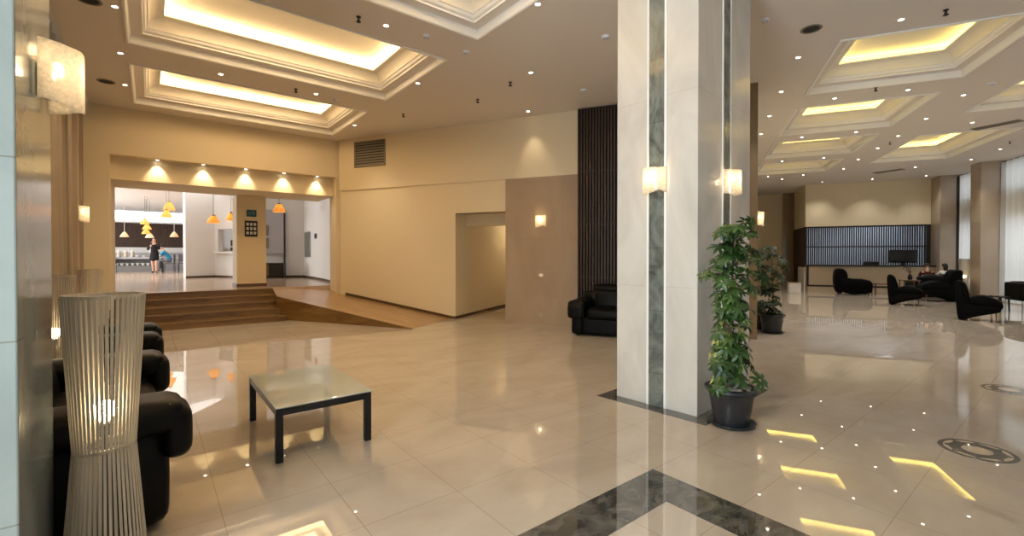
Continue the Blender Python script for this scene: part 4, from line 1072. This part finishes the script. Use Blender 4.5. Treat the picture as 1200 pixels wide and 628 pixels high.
s1 = RW(8.0, 20.80, .10); s2 = RW(7.50, 20.80, .10)
g1 = face_my(.384, .923)
person('person with dark hair and a white top sitting on the low black sofa', s1, g1+.1, seated(.02), sit_clothes('cloth_white', 'cloth_black'), {'fwd': (0, -1, -.15), 'long': True}).scale = (.88,)*3
person('person in dark red sitting at the left end of the low black sofa', s2, g1-.12, seated(.06), sit_clothes('cloth_red', 'cloth_black'), {'fwd': (0, -1, -.2)}, hair_m='hair').scale = (.88,)*3

# ------------------------------------------------------------------ reception
rd = thing('reception_desk', 'long beige reception desk with dark trim below the slatted screen', 'reception desk', RW(6.3, VR), AR)
MB().box(-2.13, 2.14, -.55, -.01, 0, .17).build('plinth', M['medal_light'], parent=rd, smooth=0, bevel=.006)
MB().box(-2.13, 2.14, -.40, -.02, .17, 1.06).build('front_panel', M['medal_light'], parent=rd, smooth=0)
MB().box(-2.17, 2.14, -.46, .15, 1.06, 1.12).build('counter_top', M['dark_frame'], parent=rd, smooth=0, bevel=.004)
b = MB(); b.box(-2.14, 2.14, -.415, -.40, .20, .27); b.box(-2.15, -2.07, -.415, -.40, .2, 1.06)
b.build('dark_trim', M['dark_frame'], parent=rd, smooth=0)
rs = thing('reception_screen', 'dark vertical slat screen above the reception desk with bluish-lit office behind', 'slat screen', RW(6.3, VR), AR)
b = MB(); k = 0
while k*.078 < 4.22:
    x = -2.10+k*.078; b.box(x, x+.047, .06, .12, 1.12, 2.76); k += 1
b.build('slats', M['dark_frame'], parent=rs, smooth=0)
b = MB(); b.box(-2.13, 2.16, .03, .13, 1.86, 1.91); b.box(-2.13, 2.16, .03, .15, 2.70, 2.76); b.box(-2.13, -2.07, .03, .15, 1.12, 2.76); b.box(2.02, 2.16, .0, .15, 1.12, 2.76)
b.build('frame', M['dark_frame'], parent=rs, smooth=0)
rr_ = thing('slatted_side_panel', 'brown slatted panel on the side of the reception, left of the screen', 'wall panel', RW(4.17, VR), AR)
MB().box(0, .10, .17, 2.6, 1.0, 2.75).build('backing', M['slat'], parent=rr_, smooth=0)
b = MB()
for k in range(23): b.box(-.03, 0, .17+.107*k, .215+.107*k, 1.0, 2.75)
b.build('slats', M['slat'], parent=rr_, smooth=0)
MB().box(0.0, .10, .19, 1.6, .0, 1.0).build('white_panel', M['paint_white'], parent=rr_, smooth=0)
MB().box(0.0, .10, 1.6, 2.6, 0.0, 1.0).build('dark_end', M['dark_frame'], parent=rr_, smooth=0)
pb_ = thing('plinth_block', 'low white block on the floor left of the reception desk', 'plinth', at(932, 344, 0), AR)
MB().box(-.2, .2, -.02, .45, 0, .40).build('block', M['food'], parent=pb_, smooth=0, bevel=.01); MB().box(-.21, .21, -.03, .46, .40, .43).build('cap', M['medal_light'], parent=pb_, smooth=0, bevel=.005)
def on_desk(px, v=-.25):
    k = (px-CX)/F; d = (VR+v)/(-math.sin(AR)*k+math.cos(AR)); return Vector((k*d, d, 1.12))
t = thing('monitor', 'large dark monitor seen from behind on the reception counter', 'monitor', on_desk(1058.5), AR)
MB().rbox((0, 0, .36), (.90, .05, .52), .015, 6).build('casing', M['screen'], parent=t, smooth=50)
MB().box(-.06, .06, -.02, .02, .0, .14).build('stand', M['black'], parent=t, smooth=0, bevel=.004); MB().box(-.16, .16, -.09, .09, 0, .014).build('foot', M['black'], parent=t, smooth=0, bevel=.004)
t = thing('desk_printer', 'small black office machine on the reception counter, left of the monitor', 'printer', on_desk(1020), AR)
MB().rbox((0, 0, .08), (.52, .26, .15), .03, 8).build('casing', M['black'], parent=t, smooth=50)
MB().box(-.20, .20, -.16, -.11, .03, .05).build('tray', M['screen'], parent=t, smooth=0, bevel=.004)

# ------------------------------------------------------------------ restaurant
def cone_shade(b, r0, r1, z0, z1): return b.lathe([(r1, z1), (r1*.95+r0*.05, z1-.01), (r0*.55+r1*.45, (z0+z1)/2+.015), (r0, z0), (r0-.008, z0+.002), ((r0*.55+r1*.45)-.008, (z0+z1)/2+.01), (r1-.008, z1-.012)], 24)
def pendant(label, px, py, d, zc=4.05, r=.16, h=.22, m='shade_orange', power=5, group='amber pendant lamps', cord='black_metal'):
    p = atd(px, d, HC-(py-HY)/F*d)
    t = thing('pendant_lamp', label, 'pendant lamp', p, 0, group)
    b = MB(); cone_shade(b, r, r*.32, -h/2, h/2); b.build('lamp_shade', M[m], parent=t)
    MB().lathe([(0, h/2-.02), (r*.30, h/2-.015), (r*.30, h/2+.02), (.012, h/2+.05), (0, h/2+.05)], 14).build('cap', M['wood_brown'] if cord != 'white' else M['food'], parent=t)
    MB().tube([(0, 0, h/2+.04), (0, 0, zc-p.z-.02)], .006 if cord != 'white' else .012, 6).build('cord', M['black_metal'] if cord != 'white' else M['food'], parent=t)
    MB().lathe([(0, zc-p.z-.03), (.05, zc-p.z-.03), (.05, zc-p.z-.002), (0, zc-p.z-.002)], 16).build('ceiling_rose', M['food'], parent=t)
    MB().lathe([(0, -.05), (.03, -.035), (.036, .0), (.02, .04), (0, .05)], 12).build('bulb', M['pend_bulb'], parent=t)
    return t
pendant('amber pendant lamp, upper one of the pair high in the restaurant opening', 198.5, 241.5, 17.6, r=.20, h=.30)
pendant('amber pendant lamp, lower one of the pair high in the restaurant opening', 195.5, 250.5, 17.2, r=.18, h=.26)
pendant('amber pendant lamp left of the column, before the hatch wall', 250.3, 257, 16.6, r=.21, h=.26)
pendant('amber pendant lamp partly hidden by the left edge of the column', 271, 254, 16.4, r=.16, h=.26)
pendant('amber pendant lamp right of the column, over the ramp landing', 327.3, 244, 15.0, r=.20, h=.26)
for i, (x, y, l) in enumerate([(170, 260, 'topmost shade of the hanging amber cluster in the restaurant'), (172.5, 266, 'second shade from the top of the hanging amber cluster'), (171.5, 271.5, 'third shade from the top of the hanging amber cluster'), (175.5, 276, 'lowest, palest shade of the hanging amber cluster')]):
    pendant(l, x, y, 19.6+.42*i, r=.17, h=.20, group='amber pendant cluster', m='shade_orange' if i < 3 else 'shade_cream')
pendant('small white pendant lamp at the left, before the brown panelled wall', 146, 275, 24.0, r=.20, h=.24, m='shade_cream', group='white pendant lamps', cord='white')
pendant('small white pendant lamp at the right, before the brown panelled wall', 204.3, 275, 24.0, r=.20, h=.24, m='shade_cream', group='white pendant lamps', cord='white')
# buffet counter
bc = thing('buffet_counter', 'grey buffet counter with an open shelf of crockery in the restaurant', 'counter', LW(-.85, 30.6, PL), AL)
MB().box(-1.6, 1.25, .0, .7, 0, .32).build('base', M['counter_grey'], parent=bc, smooth=0)
MB().box(-1.6, 1.25, .45, .7, .32, .66).build('back_panel', M['counter_grey'], parent=bc, smooth=0)
b = MB()
for x in (-1.6, -.9, 1.2): b.box(x, x+.05, 0, .7, .32, .66)
b.build('divider', M['counter_grey'], parent=bc, smooth=0)
MB().box(-1.7, 1.35, -.08, .78, .66, .76).build('counter_top', M['panel_grey'], parent=bc, smooth=0, bevel=.008)
ctp = LW(-.85, 30.6, PL)
def LWo(x, y, z): return LW(-.85+x, 30.6+y, PL+z)
plate = thing('plate_stack', 'x', 'plates', (0,0,-5)); MB().lathe([(0, 0), (.07, 0), (.11, .02), (.11, .025), (.08, .03), (.11, .05), (.11, .055), (.08, .06), (.11, .08), (.11, .085), (.06, .075), (0, .07)], 20).build('plates', M['food'], parent=plate)
cup = thing('white_bowl', 'x', 'bowl', (0,0,-5)); MB().lathe([(0, 0), (.05, 0), (.055, .02), (.10, .12), (.095, .12), (.05, .03), (0, .025)], 18).build('bowl', M['food'], parent=cup)
jar = thing('storage_jar', 'x', 'jar', (0,0,-5)); MB().lathe([(0, 0), (.09, 0), (.09, .24), (.07, .28), (0, .28)], 18).build('jar', M['jar'], parent=jar); MB().lathe([(0, .28), (.075, .28), (.075, .33), (0, .33)], 16).build('lid', M['food'], parent=jar)
jj = [0, 0, 0]
def put(o, k, loc, label, group):
    if jj[k] == 0: o.location = loc; o['label'] = label; o['group'] = group
    else: dup(o, loc, 0, label, group)
    jj[k] += 1
for i in range(9): put(cup, 1, LWo(-.70+.21*i, .2, .325), 'white bowl in the row on the open shelf of the buffet counter', 'bowls on the buffet shelf')
for i, x in enumerate((-1.5, -1.25, .35, .62)): put(plate, 0, LWo(x, .22, .762), ['stack of white plates at the left end of the buffet top', 'second stack of white plates from the left on the buffet top', 'stack of white plates right of centre on the buffet top', 'stack of white plates behind the woman in black'][i], 'plates on the buffet')
for i, x in enumerate((-.98, -.7, -.42, -.15, .12, .9, 1.15)): put(jar, 2, LWo(x, .45, .762), 'tan storage jar with a white lid on the buffet counter', 'jars on the buffet')
cl_ = thing('folded_linen', 'heap of white linen at the left of the buffet counter', 'linen', LWo(-1.36, .50, .785), AL)
MB().rbox((0, 0, .13), (.44, .3, .24), .09, 10, (0, 0, .25)).build('cloth', M['cloth_white'], parent=cl_, smooth=60)
back = thing('back_shelf', 'pale back shelf of food under the brown panelled wall', 'shelf', LW(.6, 33.8, PL), AL)
MB().box(-4, 3, 0, .5, 0, 1.0).build('cabinet', M['panel_grey'], parent=back, smooth=0, bevel=.01); MB().box(-4.05, 3.05, -.05, .55, 1.0, 1.06).build('top', M['food'], parent=back, smooth=0)
MB().box(-4, 3, .40, .5, 1.06, 1.32).build('upstand', M['food'], parent=back, smooth=0)
# restaurant table and chairs near the blue person
cs = thing('cornice_light', 'glowing white cornice light along the top of the brown panelled wall', 'cornice light', LW(-1.7, 34.2, 3.42), AL)
MB().box(-5, 5, 0, .2, 0, .03).build('ledge', M['paint_white'], parent=cs, smooth=0); MB().box(-5, 5, 0, .02, .03, .10).build('lip', M['paint_white'], parent=cs, smooth=0)
MB().box(-5, 5, .08, .12, .032, .05).build('light_strip', emit('white_cornice_light', (.85, .93, 1), 60), parent=cs, smooth=0)
rt = thing('dining_table', 'long white-topped restaurant table behind the person in blue', 'table', LW(1.15, 28.6, PL), AL)
MB().box(-.8, .75, -.4, .4, .72, .76).build('table_top', M['food'], parent=rt, smooth=0, bevel=.006)
for sx_ in (-1, 1):
    for sy_ in (-1, 1): MB().box(sx_*.68-.025, sx_*.68+.025, sy_*.33-.025, sy_*.33+.025, 0, .72).build('leg', M['black_metal'], parent=rt, smooth=0)
def dining_chair(label, loc, rotz):
    t = thing('dining_chair', label, 'chair', loc, rotz, 'restaurant chairs')
    MB().rbox((0, 0, .45), (.44, .44, .05), .02, 6).build('seat', M['cloth_grey'], parent=t, smooth=50)
    MB().rbox((0, .21, .72), (.42, .04, .34), .018, 6).build('backrest', M['cloth_grey'], parent=t, smooth=50)
    for sx_ in (-1, 1):
        for sy_ in (-1, 1): MB().tube([(sx_*.19, sy_*.19, .90 if sy_ > 0 else .43), (sx_*.19, sy_*.2, .43), (sx_*.20, sy_*.21, 0)], .014, 8).build('leg', M['black_metal'], parent=t)
    return t
dining_chair('grey chair under the person in blue', pb+Vector((.0, .02, 0)), R_(-60))
dining_chair('dark chair at the left end of the buffet counter', LW(-1.55, 30.1, PL), AL+.2)
dining_chair('dark chair right of the person in blue, at the white table', LW(1.3, 28.0, PL), AL+PI)

# column signs
def on_col(px, py): 
    k = (px-CX)/F; yv = 14.36-.39-.001; q = -math.sin(AL)*k+math.cos(AL)*1; d = yv/q; return Vector((k*d, d, HC-(py-HY)/F*d)), d
p, d = on_col(295, 250); q_, _ = on_col(289.5, 250); q2, _ = on_col(301, 250); w_ = (Vector(q2)-Vector(q_)).length
t = thing('wall_sign', 'small teal sign above the black panel on the column', 'sign', p, AL)
hs = 8/F*d
MB().box(-w_/2, w_/2, -.018, 0, -hs/2, hs/2).build('plaque', M['teal'], parent=t, smooth=0, bevel=.004)
b = MB(); b.box(-w_*.36, -w_*.08, -.021, -.018, -hs*.22, hs*.22); b.box(w_*.08, w_*.36, -.021, -.018, -hs*.22, hs*.22); b.build('mark', mat('pale_teal', (.05, .16, .2), .5), parent=t, smooth=0)
p, d = on_col(294.5, 268); q_, _ = on_col(287.3, 268); q2, _ = on_col(302, 268); w_ = (Vector(q2)-Vector(q_)).length; hs = 18.3/F*d
t = thing('picture_panel', 'black panel with nine pale squares on the column', 'picture', p, AL)
MB().box(-w_/2, w_/2, -.022, 0, -hs/2, hs/2).build('panel', M['black'], parent=t, smooth=0, bevel=.004)
for i in range(3):
    for j in range(3):
        x, z = (i-1)*w_*.29, (j-1)*hs*.28; MB().box(x-w_*.095, x+w_*.095, -.026, -.022, z-hs*.09, z+hs*.09).build('pale_square', M['white_ink'], parent=t, smooth=0)
# wall mirror, thermostat on the landing wall
mdir = Vector((4.57-4.6, 17.0-18.6)).normalized(); ma = math.atan2(mdir.y, mdir.x)
t = thing('wall_mirror', 'tall narrow grey mirror on the white landing wall', 'mirror', LW(4.585, 17.95, 1.92), AL+ma)
MB().box(-.42, .42, -.03, -.004, -.47, .47).build('frame', M['grey_metal'], parent=t, smooth=0, bevel=.004); MB().box(-.38, .38, -.034, -.03, -.43, .43).build('glass', M['mirror'], parent=t, smooth=0)
t = thing('wall_thermostat', 'small dark square thermostat right of the narrow mirror', 'thermostat', LW(4.565, 16.75, 2.19), AL+ma)
MB().box(-.13, .13, -.04, -.003, -.09, .09).build('casing', M['black'], parent=t, smooth=0, bevel=.008); MB().box(-.08, .08, -.043, -.04, -.03, .05).build('display', M['screen'], parent=t, smooth=0)
# pale panel, console and framed pictures on the vestibule wall
va = math.atan2(18.6-19.2, 4.6-3.3)
t = thing('wall_panel', 'tall pale grey panel with a dark edge right of the column', 'wall panel', LW(3.62, 19.03, PL), AL+va)
MB().box(-.42, .40, -.10, -.005, .9, 2.55).build('panel', M['panel_grey'], parent=t, smooth=0); MB().box(.40, .44, -.11, -.005, .0, 2.55).build('edge', M['dark_frame'], parent=t, smooth=0)
for z in (1.30, 1.78): MB().box(-.36, -.12, -.13, -.10, z-.19, z+.19).build('frame', M['vent'], parent=t, smooth=0, bevel=.006)
t = thing('console_cabinet', 'low black cabinet against the pale panel right of the column', 'cabinet', LW(3.52, 18.62, PL), AL+va)
MB().box(-.50, .42, -.22, .18, .06, .56).build('carcass', M['black'], parent=t, smooth=0, bevel=.006); MB().box(-.04, .40, -.235, -.22, .09, .52).build('door', M['screen'], parent=t, smooth=0, bevel=.004)
MB().box(-.48, -.06, -.235, -.22, .09, .52).build('door', M['wood_brown'], parent=t, smooth=0, bevel=.004)
for sx_ in (-1, 1): MB().box(sx_*.42-.06, sx_*.42+.0, -.2, .15, 0, .06).build('foot', M['black'], parent=t, smooth=0)
# coffee machine in the hatch
cmh = Matrix.Rotation(AL+ha, 4, 'Z') @ Vector((.72, .55, 0))
t = thing('coffee_machine', 'dark coffee machine standing inside the serving hatch', 'coffee machine', (hp.x+cmh.x, hp.y+cmh.y, 1.655), AL+ha)
MB().rbox((0, 0, .24), (.62, .42, .46), .04, 8).build('casing', M['screen'], parent=t, smooth=50); MB().box(-.25, .25, -.24, -.20, .16, .24).build('group_head', M['chrome'], parent=t, smooth=0, bevel=.01)
MB().box(-.28, .28, -.26, -.18, .02, .05).build('drip_tray', M['chrome'], parent=t, smooth=0, bevel=.005)
cmt = Matrix.Rotation(AL+ha, 4, 'Z') @ Vector((.72, .60, 0))
struct(MB().box(-.6, .9, -.35, .5, 1.52-PL, 1.655-PL).build('kitchen_counter', M['panel_grey'], loc=(hp.x+cmt.x, hp.y+cmt.y, PL), rotz=AL+ha, smooth=0), 'grey kitchen counter inside the hatch', 'counter')

# ------------------------------------------------------------------ light
W = bpy.data.worlds.new('world'); bpy.context.scene.world = W; W.use_nodes = True
W.node_tree.nodes['Background'].inputs['Color'].default_value = (.80, .90, 1, 1); W.node_tree.nodes['Background'].inputs['Strength'].default_value = .6
def area(name, loc, target, sx_, sy_, e, col):
    o = light('AREA', name, loc, e, col, shape='RECTANGLE', size=sx_, size_y=sy_); aim(o, target); return o
area('daylight_left_windows', LW(-1.55, 1.0, 2.2), LW(5, 1.0, 2.2), 1.5, 4.1, LE['left'], (.84, .95, 1))
mb_ = (A_+B_)/2; nb = Vector((-(B_-A_).y, (B_-A_).x)).normalized()
area('daylight_entrance', Vector((mb_.x, mb_.y, 1.75))-Vector((nb.x, nb.y, 0))*.3, Vector((mb_.x, mb_.y, 1.75))+Vector((nb.x, nb.y, 0)), Ln-.9, 3.3, LE['back'], (.90, .96, 1))
area('daylight_lower_windows', RW(9.6, 11, 1.4), RW(0, 11, 1.4), 25, 2.6, LE['right'], (.92, .97, 1))
area('daylight_upper_windows', RW(9.6, 11, 4.0), RW(0, 11, 4.0), 25, .9, LE['right']*.36, (.92, .97, 1))
for r_, kf in zip(LC, (.72, .72, .35, .12)):
    cu, cv_ = (r_[0]+r_[1])/2, (r_[2]+r_[3])/2
    o_ = area('coffer_fill', LW(cu, cv_, H+.45), LW(cu, cv_, 0), 1.2, 2.6, LE['cof']*kf, (1, .70, .38)); o_.rotation_euler = (0, 0, AL+PI/2)  # unseen lamp added in each coffer, boosting what its hidden strip gives
area('daylight_restaurant', LW(-7.3, 26, 2.0), LW(0, 26, 5.5), 8, 1.9, LE['rest'], (.90, .95, 1))
area('office_fill', RW(6.7, 24.7, 3.15), RW(6.7, 24.7, 0), 3.6, 1.6, LE['office'], (.90, .95, 1))  # added lamp without a fixture, makes the office glow bluish
area('restaurant_fill', LW(-.8, 22.5, 4.02), LW(-.8, 22.5, 0), 7, 9, LE['restc'], (1, .96, .92))  # added overhead fill to brighten the restaurant and its partition, no fixture
area('landing_ceiling_light', LW(3.0, 16.6, 4.02), LW(3.0, 16.6, 0), 2.4, 3, LE['land'], (1, .95, .9))
for p, sd in lights:
    if (p-at(619, 130.8, H)).length < .05: continue
    s = light('SPOT', 'downlight_beam', (p.x, p.y, H-.02), LE['spot']*(.7 if p.y > 16 else 1.1) if sd == 'R' else LE['spot']*.7, (1, .95, .88) if sd == 'R' else (1, .84, .60), spot_size=R_(100), spot_blend=.9, shadow_soft_size=.035); s.rotation_euler = (0, 0, 0)
s = light('SPOT', 'wall_wash', at(619, 130.8, H)+Vector((0, 0, -.05)), 24, (1, .82, .55), spot_size=R_(56), spot_blend=1.0, shadow_soft_size=.03)
wl = at(619, 130.8, H); wr = toR(wl); aim(s, RW(wr[0]+.05, VW-.03, 3.2))
pl2 = RW(-4.6, 12.5, 2.4); light('POINT', 'passage_light', pl2, 14, (1, .82, .58), shadow_soft_size=.08)

# ------------------------------------------------------------------ camera
cam = bpy.data.cameras.new('camera'); co = bpy.data.objects.new('camera', cam); C.objects.link(co)
PITCH = R_(.5)
co.location = (0, 0, HC); co.rotation_euler = (PI/2-PITCH, 0, 0)
cam.sensor_fit = 'HORIZONTAL'; cam.sensor_width = 36; cam.lens = F/1200*36; cam.clip_start = .05; cam.clip_end = 200
cam.shift_x = 0; cam.shift_y = -(314-HY-F*math.tan(PITCH))/1200
sc = bpy.context.scene; sc.camera = co
vs_ = sc.view_settings; vs_.view_transform = 'Standard'; vs_.look = 'None'; vs_.exposure = EXPO; vs_.gamma = 1; vs_.use_curve_mapping = False
cy = sc.cycles
cy.caustics_reflective = False; cy.caustics_refractive = False; cy.blur_glossy = 1.0
cy.sample_clamp_indirect = 6.0
